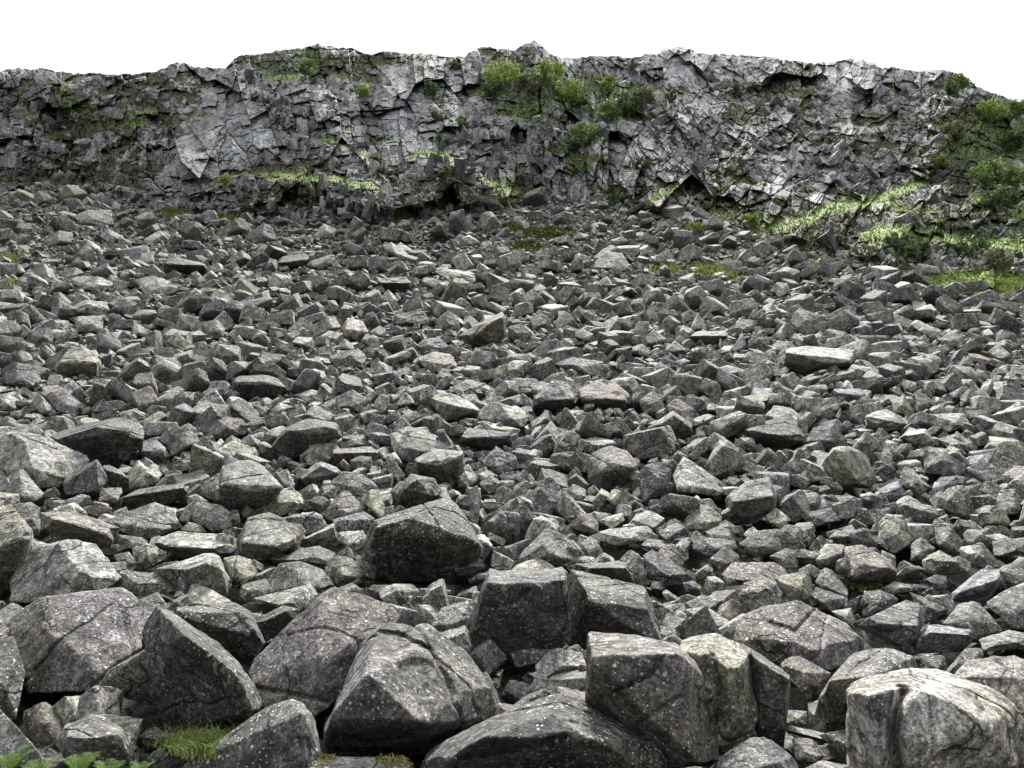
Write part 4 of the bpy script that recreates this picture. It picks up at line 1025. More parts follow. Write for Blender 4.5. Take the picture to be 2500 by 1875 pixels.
# grass-topped ledges: below the line the rock stands out by some metres
LEDGES = [([(700, 302), (735, 318), (822, 351), (885, 376), (935, 400)], 2.2), ([(560, 436), (665, 427), (742, 433), (840, 440), (910, 458), (985, 485)], 2.6),
          ([(940, 404), (990, 396), (1020, 376), (1094, 383), (1157, 418), (1195, 450), (1296, 478)], 2.6), ([(0, 268), (60, 276), (128, 290)], 2.0),
          ([(80, 350), (133, 326), (180, 330)], 1.5), ([(1565, 516), (1611, 472), (1694, 449)], 2.0), ([(1830, 548), (1940, 545), (1984, 531), (2022, 507), (2116, 493), (2211, 461), (2270, 445)], 3.0),
          ([(2080, 570), (2211, 569), (2338, 588), (2500, 602), (2700, 630)], 2.6), ([(600, 190), (700, 190), (790, 195), (870, 185)], 1.0), ([(250, 265), (330, 280), (420, 272)], 1.2)]
ledge_grass = np.zeros(U.shape)
for line, dy in LEDGES:
    L = np.array(line, float)
    lvn = np.interp(UG, L[:, 0], L[:, 1]) + 5 * vnoise(np.stack([UG / 30, 0 * UG, 0 * UG + dy], -1), 5)
    inx = np.clip((UG - L[0, 0]) / 110, 0, 1) * np.clip((L[-1, 0] - UG) / 60, 0, 1)
    inx = inx * inx * (3 - 2 * inx)
    below = Vg - lvn
    prof = np.clip((below + 10) / 18, 0, 1) * np.clip(1 - (below - 30) / 220, 0, 1)
    Yd = Yd - 0.6 * dy * inx * prof
    ledge_grass = np.maximum(ledge_grass, inx * np.clip(1.2 - np.abs(below + 1) / 9, 0, 1))

A = (U - 1250) / 23.0; B = -(Vg) / 23.0                      # metres across and up the face
smooth = np.zeros(U.shape)
for e in [(590, 330, 80, 75), (510, 280, 50, 60), (985, 270, 45, 80), (740, 240, 45, 30), (390, 240, 40, 30), (250, 320, 45, 30), (2090, 180, 80, 35), (1660, 170, 45, 40), (2060, 230, 40, 30), (1000, 370, 60, 30), (470, 355, 60, 25)]:
    smooth = np.maximum(smooth, 0.6 * ell(*e, 0.35))

def facets(cx, cy, ang, seed, jit=0.45):
    """Voronoi joint blocks; returns per-vertex offset, tilt pair, distance to the block edge, block hash"""
    c, s = np.cos(ang), np.sin(ang)
    wa = A + 0.10 * cx * vnoise(np.stack([A / cx, B / cy, 0 * A], -1) * 0.9, seed + 40)
    wb = B + 0.10 * cy * vnoise(np.stack([A / cx, B / cy, 0 * A + 9], -1) * 0.9, seed + 41)
    p = (wa * c + wb * s) / cx; q = (-wa * s + wb * c) / cy
    ip, iq = np.floor(p).astype(np.int64), np.floor(q).astype(np.int64)
    d1 = np.full(p.shape, 9.0); d2 = d1.copy(); bp = np.zeros(p.shape); bq = bp.copy(); hi = np.zeros(p.shape, np.int64); hj = hi.copy()
    for a in (-1, 0, 1):
        for b in (-1, 0, 1):
            I, J = ip + a, iq + b
            X0 = I + 0.5 + jit * (_h(I, J, I * 0, seed) * 2 - 1); Y0 = J + 0.5 + jit * (_h(I, J, I * 0 + 1, seed) * 2 - 1)
            dd = 0.75 * np.maximum(np.abs(p - X0), np.abs(q - Y0)) + 0.25 * np.hypot(p - X0, q - Y0)
            n = dd < d1
            d2 = np.where(n, d1, np.minimum(d2, dd)); d1 = np.where(n, dd, d1)
            bp = np.where(n, p - X0, bp); bq = np.where(n, q - Y0, bq); hi = np.where(n, I, hi); hj = np.where(n, J, hj)
    h0 = _h(hi, hj, hi * 0 + 2, seed); h1 = _h(hi, hj, hi * 0 + 3, seed) * 2 - 1; h2 = _h(hi, hj, hi * 0 + 4, seed) * 2 - 1; h3 = _h(hi, hj, hi * 0 + 5, seed)
    return h0 * 2 - 1, bp * cx * h1 + bq * cy * h2, d2 - d1, h3

ang = np.interp(U, [-300, 500, 800, 1100, 1300, 1500, 1800, 2300, 2800], [0.25, 0.2, 0.1, 0.05, 0.0, -0.55, -0.75, -0.6, -0.5])
rub = np.clip((U - 1350) / 250, 0, 1)                        # the right-hand part is more broken
o1, t1, e1, g1 = facets(6.0, 8.0, ang, 11)
o2, t2, e2, g2 = facets(2.3, 4.2, ang + 0.12, 22)
o3, t3, e3, g3 = facets(1.5, 0.95, ang * 0.6 - 0.1, 33)
o4, t4, e4, g4 = facets(0.55, 0.8, ang + 0.2, 44)
dsp = 0.9 * o1 + 0.5 * t1
dsp += (1 - 0.6 * smooth) * (1.05 * o2 + 0.5 * t2)
dsp += (1 - 0.7 * smooth) * (0.5 * o3 + 0.55 * t3)
dsp += (1 - 0.8 * smooth) * (0.16 * o4 + 0.5 * t4)
# bedding: every few metres the face steps back to a small ledge
bed = (B * np.cos(0.15) + A * np.interp(U, [0, 1200, 1600, 2500], [-0.06, 0.1, 0.3, 0.2]) + 1.3 * fbm(np.stack([A * 0.11, B * 0.2, 0 * A], -1), 51, 3)) / 3.1
bfr = bed - np.floor(bed)
bamp = (0.35 + 0.65 * _h(np.floor(bed).astype(np.int64), (A / 14).astype(np.int64), (A * 0).astype(np.int64), 9)) * (1 - 0.6 * smooth)
dsp += 0.9 * bamp * (bfr - 0.5)
open_ = np.clip(vnoise(np.stack([A * 0.3, B * 0.3, 0 * A], -1), 57) * 2 + 0.5, 0, 1)
dsp -= (1 - 0.6 * smooth) * open_ * (0.7 * np.clip(1 - e2 / 0.07, 0, 1) + 0.35 * np.clip(1 - e3 / 0.12, 0, 1))
dsp += 0.15 * smooth * fbm(np.stack([A * 0.8, B * 0.12, 0 * A], -1), 3, 3)
fade = np.clip((Tc - 0.0) / 0.06, 0.4, 1)
dsp = dsp * fade

# vegetation
dens = 0.16 + 0 * U
for (u0, v0, a, b, w) in [(280, 260, 260, 110, .62), (200, 430, 250, 50, .6), (830, 155, 260, 40, .62), (700, 450, 260, 60, .5), (1120, 470, 200, 50, .62), (1090, 260, 70, 120, .35),
                          (1250, 200, 120, 80, .75), (1330, 260, 110, 60, .65), (1480, 240, 130, 70, .65), (1420, 360, 80, 80, .5), (1560, 480, 160, 70, .45), (1900, 300, 260, 120, .42), (1600, 250, 150, 70, .3), (1750, 420, 150, 80, .35),
                          (2100, 320, 150, 50, .6), (2150, 560, 300, 85, .95), (2400, 400, 170, 200, .92), (2350, 230, 80, 50, .65), (1850, 520, 150, 50, .6), (2470, 600, 160, 80, .85), (1780, 260, 120, 70, .2), (2000, 430, 120, 60, .25), (60, 250, 120, 60, .4), (2700, 450, 260, 250, .85), (-400, 320, 330, 140, .5)]:
    dens = np.maximum(dens, w * ell(u0, v0, a, b, 0.6))
nv = 0.5 + 0.5 * (0.75 * fbm(np.stack([A * 0.42, B * 0.95, 0 * A], -1), 61, 4) + 0.45 * fbm(np.stack([A * 2.1, B * 3.4, 0 * A], -1), 62, 3))
low = np.clip(0.5 - 0.35 * o3 - 0.25 * o2, 0, 1)             # plants root in the gaps between standing-out blocks
vegm = np.clip((dens * 1.0 + 0.30 * (low - 0.5) + 0.34 * np.clip(1 - bfr / 0.3, 0, 1) - 0.12 - 0.25 * smooth - nv * 0.95 + 0.12) / 0.08, 0, 1)
vegm = np.maximum(vegm, np.clip(ledge_grass * 1.6 - nv * 0.9, 0, 1))
dsp += vegm * (0.10 + 0.16 * fbm(np.stack([A, B, 0 * A], -1) * 2.3, 63, 3))
Yd = Yd - dsp
P = ray(U, Vg) * Yd[..., None] + np.array([0, 0, CAMZ])
# the top rolls back behind the skyline
back = []
for k, (dy, dz) in enumerate([(1.5, -0.4), (5, -0.6), (14, -1.2), (40, -4), (110, -12)]):
    q = P[-1].copy(); q[:, 1] += dy; q[:, 0] *= (q[:, 1]) / (q[:, 1] - dy); q[:, 2] += dz + 0.3 * vnoise(np.stack([UG / 20, 0 * UG + k, 0 * UG], -1), 90)
    back.append(q)
nb = len(back)
PP = np.concatenate([P, np.array(back)])
# colours
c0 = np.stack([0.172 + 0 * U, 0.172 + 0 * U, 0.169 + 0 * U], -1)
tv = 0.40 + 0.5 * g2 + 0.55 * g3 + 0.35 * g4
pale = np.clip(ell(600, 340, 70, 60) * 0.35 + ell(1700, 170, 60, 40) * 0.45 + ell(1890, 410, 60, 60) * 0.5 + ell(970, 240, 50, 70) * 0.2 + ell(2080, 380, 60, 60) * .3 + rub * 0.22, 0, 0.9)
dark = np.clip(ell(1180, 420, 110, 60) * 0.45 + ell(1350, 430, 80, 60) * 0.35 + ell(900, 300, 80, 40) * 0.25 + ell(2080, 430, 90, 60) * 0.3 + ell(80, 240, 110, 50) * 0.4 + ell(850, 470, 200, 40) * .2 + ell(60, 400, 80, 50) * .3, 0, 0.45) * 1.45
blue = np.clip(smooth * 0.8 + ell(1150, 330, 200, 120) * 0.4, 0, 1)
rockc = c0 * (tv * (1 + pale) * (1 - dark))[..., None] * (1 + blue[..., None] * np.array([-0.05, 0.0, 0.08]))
rockc = rockc + ell(795, 172, 13, 11, .4)[..., None] * np.array([0.30, 0.20, 0.13]) + ell(672, 462, 36, 22, .4)[..., None] * np.array([0.07, 0.05, 0.045])
hue = 0.5 + 0.5 * fbm(np.stack([A * 0.15, B * 0.2, 0 * A], -1), 65, 3)
gmix = np.clip((hue - 0.42) * 3 + (dens - 0.5) * 0.8, 0, 1)[..., None]
heath = np.array([0.06, 0.058, 0.035]) * (1 - gmix) + np.array([0.085, 0.115, 0.038]) * gmix
def band(line, hw):
    L = np.array(line, float)
    lv = np.interp(UG, L[:, 0], L[:, 1]) + 4 * vnoise(np.stack([UG / 22, 0 * UG, 0 * UG + hw], -1), 6)
    inx_ = np.clip((UG - L[0, 0]) / 25, 0, 1) * np.clip((L[-1, 0] - UG) / 25, 0, 1)
    return inx_ * np.clip(1.5 - np.abs(Vg - lv) / hw, 0, 1)
bands = np.zeros(U.shape)
for line, hw in [([(1820, 566), (1880, 560), (1950, 548), (1990, 530), (2022, 508), (2116, 495), (2211, 463), (2275, 444)], 13), ([(2085, 572), (2150, 570), (2211, 570), (2338, 588), (2500, 604), (2640, 620)], 17),
                 ([(2210, 676), (2323, 690), (2450, 725), (2560, 745)], 14), ([(2290, 668), (2380, 672), (2500, 690), (2600, 700)], 16), ([(2180, 520), (2260, 528), (2330, 545)], 7), ([(1560, 520), (1611, 474), (1700, 447)], 9),
                 ([(2360, 470), (2420, 500), (2520, 540)], 8), ([(1690, 512), (1760, 528), (1830, 520)], 7)]:
    bands = np.maximum(bands, band(line, hw))
strip = np.clip(1 - bfr / 0.16, 0, 1) * np.clip((dens - 0.3) * 4, 0, 1) * np.clip(vnoise(np.stack([A * 0.22, B * 0.3, 0 * A], -1), 97) * 3 - 0.2, 0, 1)
gb = np.clip(ledge_grass * np.clip(2.6 - nv * 3.2, 0, 1.3) + bands * np.clip(nv * 2.4 - 0.35, 0, 1) + 0.8 * strip, 0, 1)
vegm = np.maximum(vegm, np.clip(1.3 * gb, 0, 1))[..., None][..., 0]
gb = gb[..., None]
heath = heath * (1 - gb) + np.array([0.15, 0.225, 0.05]) * gb
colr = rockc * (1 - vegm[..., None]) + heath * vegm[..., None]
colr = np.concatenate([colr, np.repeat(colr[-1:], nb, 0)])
vegx = np.concatenate([vegm, np.repeat(vegm[-1:], nb, 0)])
nU, nV = len(UG), NR + nb
ii = np.arange((nV - 1) * nU).reshape(nV - 1, nU)[:, :-1].ravel()
Fq = np.stack([ii, ii + 1, ii + nU + 1, ii + nU], -1)
Vv = np.repeat(vegx.reshape(-1, 1), 3, 1)
me = make_mesh("crag", PP.reshape(-1, 3), Fq, {"col": colr.reshape(-1, 3), "veg": Vv}, smooth=False, mat=M_CRAG)
link("crag", me, kind="structure")

# joint blocks standing out of the face, thousands of them
def crag_blocks():
    r = np.random.default_rng(4242)
    n = 45000
    ii_ = r.integers(int(0.2 * NR), NR, n); jj_ = r.integers(0, nU, n)
    q = r.uniform(0, 1, n)
    smin, smax, ex_ = 0.5, 2.4, 1.8
    s = smin * (1 - q * (1 - (smin / smax) ** ex_)) ** (-1 / ex_)
    s = np.where(ii_ > NR * 0.9, np.minimum(s, 0.75), s)
    dn = np.clip(0.30 + 0.12 * rub[ii_, jj_] - 1.1 * smooth[ii_, jj_] - 0.9 * gb[ii_, jj_, 0] - 0.5 * np.clip(dens[ii_, jj_] - 0.6, 0, 1), 0, 1)
    dn *= np.where(vegm[ii_, jj_] > 0.5, 0.25, 1.0) * (1 - np.clip(bands[ii_, jj_], 0, 1))
    ok = r.uniform(0, 1, n) < dn * 0.62
    ok &= ii_ < NR * 0.955
    s = np.where(rub[ii_, jj_] > 0.5, s * 0.8, s)
    # patchiness: bands of clean rock and bands of rubble
    pn = vnoise(np.stack([A[ii_, jj_] * 0.16, B[ii_, jj_] * 0.3, 0 * q], -1), 88)
    ok &= pn > -0.2 - 0.15 * rub[ii_, jj_]
    k = np.where(ok)[0]
    bv, bf, bc = [], [], []; o = 0
    for i in k:
        a_, b_ = ii_[i], jj_[i]
        rr = np.random.default_rng(700000 + int(i))
        t = int(rr.integers(len(TPL_M)))
        V0, F0 = TPL_M[t]
        S = s[i] * np.array([rr.uniform(0.9, 1.7), rr.uniform(0.7, 1.0), rr.uniform(0.6, 1.1)])
        R = rock_pose(rr, 0)
        th = ang[a_, b_] if ang.ndim == 2 else ang[b_]
        th = math.pi / 2 + th + rr.normal(0, 0.14) if rr.uniform() < 0.65 else th + rr.normal(0, .15)
        ya, xa = rr.normal(0, 0.22), rr.normal(0, 0.15) + 0.12
        cz, sz = math.cos(th), math.sin(th)
        Ry_ = np.array([[cz, 0, sz], [0, 1, 0], [-sz, 0, cz]])
        Rz_ = np.array([[math.cos(ya), -math.sin(ya), 0], [math.sin(ya), math.cos(ya), 0], [0, 0, 1]])
        Rx_ = np.array([[1, 0, 0], [0, math.cos(xa), -math.sin(xa)], [0, math.sin(xa), math.cos(xa)]])
        V = (V0 * S) @ (Rx_ @ Rz_ @ Ry_).T + P[a_, b_] + np.array([0, 0.13 * s[i], 0.0])
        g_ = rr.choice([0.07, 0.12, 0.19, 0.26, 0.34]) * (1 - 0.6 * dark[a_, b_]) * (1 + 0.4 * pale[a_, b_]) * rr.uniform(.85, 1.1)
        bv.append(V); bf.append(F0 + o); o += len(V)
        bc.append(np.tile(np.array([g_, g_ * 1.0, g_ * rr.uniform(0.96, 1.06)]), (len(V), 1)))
    Vb = np.vstack(bv)
    print("crag blocks", len(k))
    me = make_mesh("crag_blocks", Vb, np.vstack(bf), {"col": np.vstack(bc), "veg": np.zeros((len(Vb), 3))}, smooth=False, mat=M_CRAG)
    link("crag_blocks", me, label="jumble of pale angular joint blocks standing out of the crag face", cat="rocks", kind="stuff")
crag_blocks()

def crag_point(u, v):
    j = int(np.clip(np.searchsorted(UG, u), 0, len(UG) - 1))
    i = int(np.argmin(np.abs(Vg[:, j] - v)))
    return P[i, j]

# ------------------------------------------------------------------ shrubs and small trees on the ledges
def tube(p0, p1, r0, r1, n=6):
    p0, p1 = np.array(p0, float), np.array(p1, float)
    ax = p1 - p0; ax /= np.linalg.norm(ax) + 1e-9
    t = np.cross(ax, [0.3, 0.9, 0.2]); t /= np.linalg.norm(t); b = np.cross(ax, t)
    a = np.linspace(0, 2 * math.pi, n, endpoint=False)
    ring = np.cos(a)[:, None] * t + np.sin(a)[:, None] * b
    V = np.vstack([p0 + ring * r0, p1 + ring * r1])
    Fc = [[i, (i + 1) % n, n + (i + 1) % n, n + i] for i in range(n)]
    return V, np.array(Fc)

LEAFM = {'bright': leaf_material("shrub_leaf_bright", (0.13, 0.19, 0.045), (0.28, 0.37, 0.10)), 'mid': leaf_material("shrub_leaf_mid", (0.08, 0.13, 0.04), (0.18, 0.25, 0.08)),
         'dark': leaf_material("shrub_leaf_dark", (0.045, 0.07, 0.03), (0.11, 0.16, 0.06)), 'olive': leaf_material("shrub_leaf_olive", (0.08, 0.085, 0.045), (0.17, 0.18, 0.10))}
HUEW = {'bright': 'bright yellow green', 'mid': 'mid green', 'dark': 'dark green', 'olive': 'dull olive'}

def shrub(u, v, w, h, hue, seed, label):
    """v is the foot of the shrub"""
    r = np.random.default_rng(seed)
    p = crag_point(u, v) if v < foot_v(u) + 4 else ray(u, v) * float(depth_at(v)) + np.array([0, 0, CAMZ])
    d = p[1]; W = 1.12 * w / F * d; H = 1.12 * h / F * d
    root = link("shrub", None, p, label=label, cat="shrub", group="shrubs on the crag")
    tv_, tf_ = [], []; o = 0
    nst = 3 + int(W > 2.5)
    for k in range(nst):
        a = r.uniform(0, 2 * math.pi)
        mid = np.array([math.cos(a) * W * .12, math.sin(a) * W * .12 - 0.1, H * 0.35]); end = np.array([math.cos(a) * W * .28, math.sin(a) * W * .25 - 0.2, H * 0.75])
        for (q0, q1, r0, r1) in (((0, 0, -0.3), mid, .03 * H + .02, .02 * H + .01), (mid, end, .02 * H + .01, .006)):
            Vt, Ft = tube(q0, q1, r0, r1); tv_.append(Vt); tf_.append(Ft + o); o += len(Vt)
    link("trunk", make_mesh("trunk", np.vstack(tv_), np.vstack(tf_), mat=M_BARK), parent=root)
    ncl = int(9 + W * H * 2.6)
    cen = []
    for _ in range(ncl):
        q = r.normal(size=3); q /= np.linalg.norm(q); q *= r.uniform(0.35, 1) ** 0.5
        cen.append([q[0] * W * .42, q[1] * W * .36 - 0.25, H * .55 + q[2] * H * .38])
    cen = np.array(cen); cr = r.uniform(0.16, 0.3, ncl) * (0.35 * (W + H))
    n = int(np.clip(W * H * 130, 200, 1700))
    ci_ = r.integers(ncl, size=n)
    q = r.normal(size=(n, 3)); q /= np.linalg.norm(q, axis=1)[:, None]
    c = cen[ci_] + q * (cr[ci_] * r.uniform(0.3, 1, n) ** 0.4)[:, None]
    L = r.uniform(0.08, 0.2, n)[:, None]
    e1_ = r.normal(size=(n, 3)); e1_ /= np.linalg.norm(e1_, axis=1)[:, None]
    e2_ = np.cross(e1_, r.normal(size=(n, 3))); e2_ /= np.linalg.norm(e2_, axis=1)[:, None]
    V = np.stack([c - e1_ * L, c + e2_ * L * .7, c + e1_ * L, c - e2_ * L * .7], 1).reshape(-1, 3)
    Fc = np.arange(n * 4).reshape(n, 4)
    rn = np.clip(0.5 * r.uniform(0, 1, n) + 0.5 * _h(ci_.astype(np.int64), ci_.astype(np.int64) * 0 + seed, ci_.astype(np.int64) * 0, 5), 0, 1)
    rnd = np.repeat(np.stack([rn, rn, rn], -1), 4, 0)
    link("crown", make_mesh("crown", V, Fc, {"rnd": rnd}, smooth=False, mat=LEAFM[hue]), parent=root)

SHRUBS = [(1225, 212, 115, 62, 'bright', "broad bright shrub left of the twin rock pinnacles, highest of the gully group"), (1205, 245, 75, 45, 'dark', "dark green shrub under the broad bright shrub below the pinnacles"),
          (1290, 232, 75, 52, 'olive', "dull olive shrub between the broad bright shrub and the tall bright one"), (1345, 222, 78, 85, 'bright', "tall bright green shrub just right of the twin rock pinnacles"),
          (1388, 262, 80, 75, 'bright', "bright shrub lower right of the tall one, at the edge of the gully"), (1402, 288, 62, 42, 'dark', "dark shrub at the lower end of the gully shrub row"),
          (1488, 232, 44, 52, 'bright', "small upright yellow green shrub alone right of the gully"), (1488, 298, 66, 48, 'mid', "mid green shrub low on the left of the group right of the gully"),
          (1532, 288, 68, 60, 'dark', "dark shrub in the middle of the group right of the gully"), (1572, 270, 60, 62, 'olive', "olive shrub at the right end of the group right of the gully"),
          (1427, 364, 80, 62, 'mid', "round green shrub in the middle of the gully, below the others"), (1398, 372, 46, 30, 'dark', "small dark shrub beside the round shrub in the gully"),
          (1512, 508, 46, 36, 'dark', "dark green shrub at the foot of the crag right of the gully"), (1800, 242, 44, 38, 'olive', "dull olive shrub high on the broken right buttress"),
          (2335, 232, 66, 52, 'mid', "green dome shrub just under the skyline at upper right"), (2415, 302, 92, 52, 'bright', "wide light green shrub on the right hand ridge"),
          (2482, 288, 66, 48, 'mid', "green shrub cut by the right edge on the sloping skyline"), (2470, 372, 76, 52, 'dark', "dark shrub at the right edge below the wide light green one"),
          (2408, 458, 86, 64, 'mid', "deep green bush, left one of the big right hand thicket"), (2478, 462, 66, 56, 'mid', "green bush at the right edge in the big right hand thicket"),
          (2442, 520, 96, 60, 'dark', "dark broad bush at the bottom of the right hand thicket"), (2335, 348, 62, 55, 'olive', "grey brown shrub beneath the overhang on the right buttress"),
          (2192, 608, 64, 36, 'dark', "low dark shrub on the bright grass bank at right"), (2240, 645, 62, 52, 'dark', "dark shrub beside a pale rock below the grass bank"),
          (2372, 632, 84, 54, 'dark', "large dark shrub below the grass band at far right"), (2432, 668, 72, 60, 'olive', "pale grey green shrub beside the white rib at far right"),
          (1830, 560, 40, 42, 'bright', "small light green shrub at the left end of the grass strip"), (2045, 612, 52, 34, 'dark', "dark low shrub at the scree edge above the small grass patch"),
          (745, 188, 48, 48, 'mid', "green shrub near the rusty pale patch high on the left crag"), (885, 243, 32, 40, 'bright', "small bright shrub above the tan ledge left of the pale slab"),
          (1050, 242, 42, 46, 'dark', "dark shrub in the cleft left of the pointed pinnacle block"), (1112, 172, 46, 24, 'olive', "olive shrub on the skyline shoulder left of the pinnacles"),
          (1125, 326, 42, 42, 'mid', "green shrub on the pale blocks in the centre of the crag"), (1082, 357, 36, 30, 'dark', "small dark shrub under the pale blocks in the centre"),
          (1072, 296, 48, 24, 'olive', "low olive shrub on top of the pale central blocks"), (1010, 525, 60, 52, 'mid', "green shrub at the foot of the crag left of the scree apex"),
          (1085, 436, 32, 26, 'olive', "pale little shrub on the grassy ledge ridge"), (718, 527, 44, 36, 'dark', "dark shrub at the scree top left of centre"),
          (551, 460, 34, 38, 'bright', "small bright green shrub at the foot of the great slab"), (1640, 250, 40, 30, 'dark', "small dark shrub under the pale square buttress"),
          (1545, 175, 24, 36, 'olive', "thin pale shrub in a crack left of the pale square buttress"), (1570, 420, 60, 34, 'dark', "dark shrub on the ledge above the sloping grass strip"),
          (1690, 430, 48, 30, 'mid', "green shrub at the upper end of the sloping grass strip"), (2290, 420, 46, 36, 'mid', "green shrub above the grass, left of the right hand thicket")]
for k, s_ in enumerate(SHRUBS):
    shrub(s_[0], s_[1], s_[2], s_[3], s_[4], 500 + k, s_[5])

# ------------------------------------------------------------------ grass, moss, ferns
M_GRASS = leaf_material("grass_blades", (0.12, 0.125, 0.045), (0.19, 0.28, 0.06), 0.2)
M_MOSS = leaf_material("moss_tufts", (0.045, 0.05, 0.018), (0.15, 0.15, 0.045), 0.1)
M_FERN = leaf_material("fern_fronds", (0.075, 0.13, 0.03), (0.15, 0.235, 0.06), 0.25)

def blades(points, hgt, wid, seed, lean=0.5):
    """curved two-quad blades at points; hgt, wid arrays"""
    r = np.random.default_rng(seed); n = len(points)
    a = r.uniform(0, 2 * math.pi, n); dirx = np.stack([np.cos(a), np.sin(a), 0 * a], -1)
    sidev = np.stack([-np.sin(a), np.cos(a), 0 * a], -1) * wid[:, None]
    l1 = r.uniform(0.1, lean, n)[:, None] * hgt[:, None]
    m_ = points + dirx * l1 * 0.4 + np.array([0, 0, 1]) * hgt[:, None] * 0.6
    t_ = points + dirx * l1 * 1.4 + np.array([0, 0, 1]) * hgt[:, None] * r.uniform(0.75, 1.0, n)[:, None]
    V = np.stack([points - sidev, points + sidev, m_ + sidev * .7, m_ - sidev * .7, t_ + sidev * .08, t_ - sidev * .08], 1).reshape(-1, 3)
    b = np.arange(n)[:, None] * 6
    Fc = np.concatenate([b + np.array([0, 1, 2, 3]), b + np.array([3, 2, 4, 5])])
    rn = np.repeat(r.uniform(0, 1, n), 6)
    return V, Fc, np.stack([rn, rn, rn], -1)

def patch_points(pu, pv, a, b, n, r):
    q = r.normal(0, 0.5, (n, 2))
    u = pu + q[:, 0] * a; v = pv + q[:, 1] * b
    y = depth_at(v)
    pts = ray(u, v) * y[:, None] + np.array([0, 0, CAMZ])
    return pts, y

r = np.random.default_rng(77)
BRIGHT = set(range(0, 3)) | {6, 7, 8, 9} | set(range(38, 40)) | set(range(41, 48)) | {48, 50, 51, 52, 53}
gV, gF, gR, mV, mF, mR = [], [], [], [], [], []; go = mo = 0
for k, (pu, pv, a, b) in enumerate(PATCH):
    y0 = float(depth_at(pv)); area = a * b * (y0 / F) ** 2 * 3
    br = k in BRIGHT
    n = int(np.clip(area * (900 if y0 < 30 else 500), 250, 2600))
    pts, y = patch_points(pu, pv, a, b, n, r)
    s = y * 0.0035
    hh = r.uniform(0.8, 2.0, n) * np.maximum(s, 0.05) * (1.6 if br else 1.1)
    ww = r.uniform(0.25, 0.5, n) * np.maximum(s, 0.03) * (1.0 if br else 1.3)
    V, Fc, R_ = blades(pts - np.array([0, 0, .05]), hh, ww, 800 + k, 0.9)
    if br: gV.append(V); gF.append(Fc + go); gR.append(R_); go += len(V)
    else: mV.append(V); mF.append(Fc + mo); mR.append(R_); mo += len(V)
# grass under the hollow boulder at lower left
pts, y = patch_points(490, 1862, 85, 26, 2600, r)
hh = r.uniform(0.03, 0.13, len(pts)); V, Fc, R_ = blades(pts + np.array([0, 0, .12]), hh, 0.0025 + 0.003 * r.uniform(0, 1, len(pts)), 900, 1.6)
gV.append(V); gF.append(Fc + go); gR.append(R_); go += len(V)
# ledges of the crag
sel = np.argwhere((vegm > 0.4) & (gb[..., 0] > 0.35))
sel = sel[r.integers(len(sel), size=9000)]
pts = P[sel[:, 0], sel[:, 1]] + r.uniform(-.1, .1, (len(sel), 3))
V, Fc, R_ = blades(pts - np.array([0, 0, .05]), r.uniform(0.08, 0.26, len(pts)), r.uniform(0.03, 0.08, len(pts)), 901, 1.0)
gV.append(V); gF.append(Fc + go); gR.append(R_); go += len(V)
link("grass", make_mesh("grass", np.vstack(gV), np.vstack(gF), {"rnd": np.vstack(gR)}, smooth=False, mat=M_GRASS), label="bright green grass on the ledges and in patches on the scree", cat="grass", kind="stuff")
link("moss", make_mesh("moss", np.vstack(mV), np.vstack(mF), {"rnd": np.vstack(mR)}, smooth=False, mat=M_MOSS), label="brownish green moss and bilberry tufts between the boulders", cat="moss", kind="stuff")
# heather on the crag
sel = np.argwhere((vegm > 0.6) & (gb[..., 0] < 0.5))
sel = sel[r.integers(len(sel), size=26000)]
pts = P[sel[:, 0], sel[:, 1]] + r.uniform(-.15, .15, (len(sel), 3))
V, Fc, R_ = blades(pts - np.array([0, 0.05, .08]), r.uniform(0.1, 0.34, len(pts)), r.uniform(0.04, 0.1, len(pts)), 902, 1.1)
M_HEATH = leaf_material("heather_tufts", (0.03, 0.035, 0.018), (0.12, 0.14, 0.055), 0.1)
link("heather", make_mesh("heather", V, Fc, {"rnd": R_}, smooth=False, mat=M_HEATH), label="dark heather and bilberry growing in the gaps of the crag", cat="heather", kind="stuff")

# yellow moss on the flat boulder at the bottom edge
mb = [d for d in rocks if d['lm'] == 'the mossy flat boulder'][0]
MV = mb['V'] + mb['base']
uu, vv = project(MV)
ok = np.where((vv < 1872) & (((uu > 735) & (uu < 815)) | ((uu > 925) & (uu < 1012))))[0]
if len(ok):
    ok = ok[r.integers(len(ok), size=3500)]
    pts = mb['V'][ok] + r.normal(0, 0.012, (len(ok), 3))
    V, Fc, R_ = blades(pts - np.array([0, 0, .008]), r.uniform(0.005, 0.014, len(pts)), r.uniform(0.005, 0.01, len(pts)), 903, 1.6)
    M_YM = leaf_material("yellow_moss", (0.10, 0.085, 0.015), (0.34, 0.30, 0.06), 0.1)
    link("moss", make_mesh("moss", V, Fc, {"rnd": R_}, smooth=False, mat=M_YM), parent=mb['obj'], label="yellow moss on the boulder top")

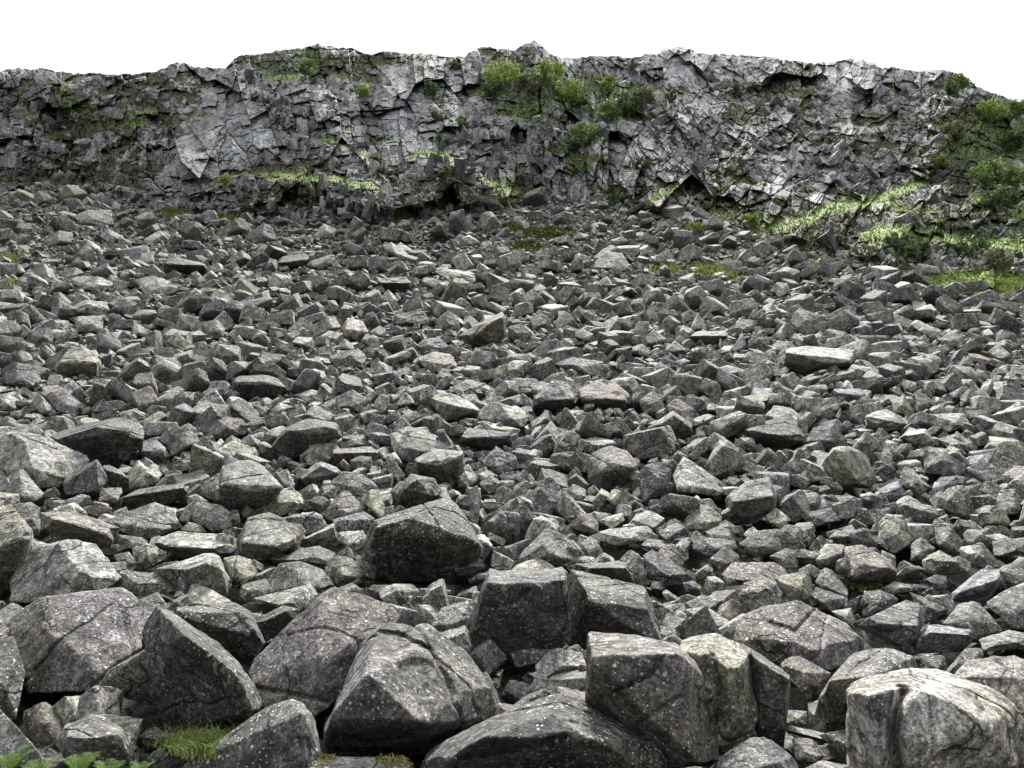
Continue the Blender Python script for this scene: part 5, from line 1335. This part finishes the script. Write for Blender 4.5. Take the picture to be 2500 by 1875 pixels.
def fern(u, v, size, seed, label, nfr=9):
    r = np.random.default_rng(seed)
    p = ray(u, v) * float(depth_at(1900)) * 0.86 + np.array([0, 0, CAMZ])
    tri, Rs = [], []
    for k in range(nfr):
        a = 2 * math.pi * k / nfr + r.uniform(-.3, .3); L = size * r.uniform(0.75, 1.1)
        n = 15
        s = np.linspace(0, 1, n)
        out = L * 0.62 * s; up = L * (1.15 * s - 0.55 * s ** 2.4)
        spine = np.stack([np.cos(a) * out, np.sin(a) * out, up], -1)
        sidev = np.array([-math.sin(a), math.cos(a), 0])
        for i in range(1, n):
            tri.append([spine[i - 1] - sidev * .002, spine[i - 1] + sidev * .002, spine[i]]); Rs.append(0.1)
            if i < 3: continue
            ln = L * 0.27 * max(0.05, math.sin(math.pi * (s[i] * 0.88 + 0.1)))
            ax = (spine[i] - spine[i - 1]); ax = ax / np.linalg.norm(ax)
            for sg in (-1, 1):
                dr = sidev * sg + ax * 0.45 + np.array([0, 0, -0.15]); dr /= np.linalg.norm(dr)
                m = 8
                for j in range(m):
                    q = spine[i] + dr * ln * j / m
                    w = 0.11 * ln * (1 - j / (m + 1)) + 0.001
                    for sj in (-1, 1):
                        tip = q + ax * sj * w + dr * w * 0.6 + r.normal(0, .0015, 3)
                        tri.append([q - dr * ln * .3 / m, tip, q + dr * ln * .35 / m]); Rs.append(r.uniform(0.2, 1))
    V = np.array(tri).reshape(-1, 3)
    R_ = np.repeat(np.array(Rs), 3)
    link("fern", make_mesh("fern", V, np.arange(len(V)).reshape(-1, 3), {"rnd": np.stack([R_] * 3, -1)}, smooth=False, mat=M_FERN), p, label=label, cat="fern", group="ferns in the bottom left corner")

fern(20, 1893, 0.25, 1, "bright green fern at the very bottom left corner, leftmost of the row", 14)
fern(85, 1905, 0.20, 2, "bright green fern against the corner slab, second of the row", 13)
fern(190, 1898, 0.23, 3, "bright green fern before the rounded cracked boulder, middle of the row", 14)
fern(262, 1905, 0.18, 4, "small bright green fern with low fronds, fourth of the row", 12)
fern(340, 1898, 0.15, 5, "smallest bright green fern, rightmost of the row beside the grass", 11)
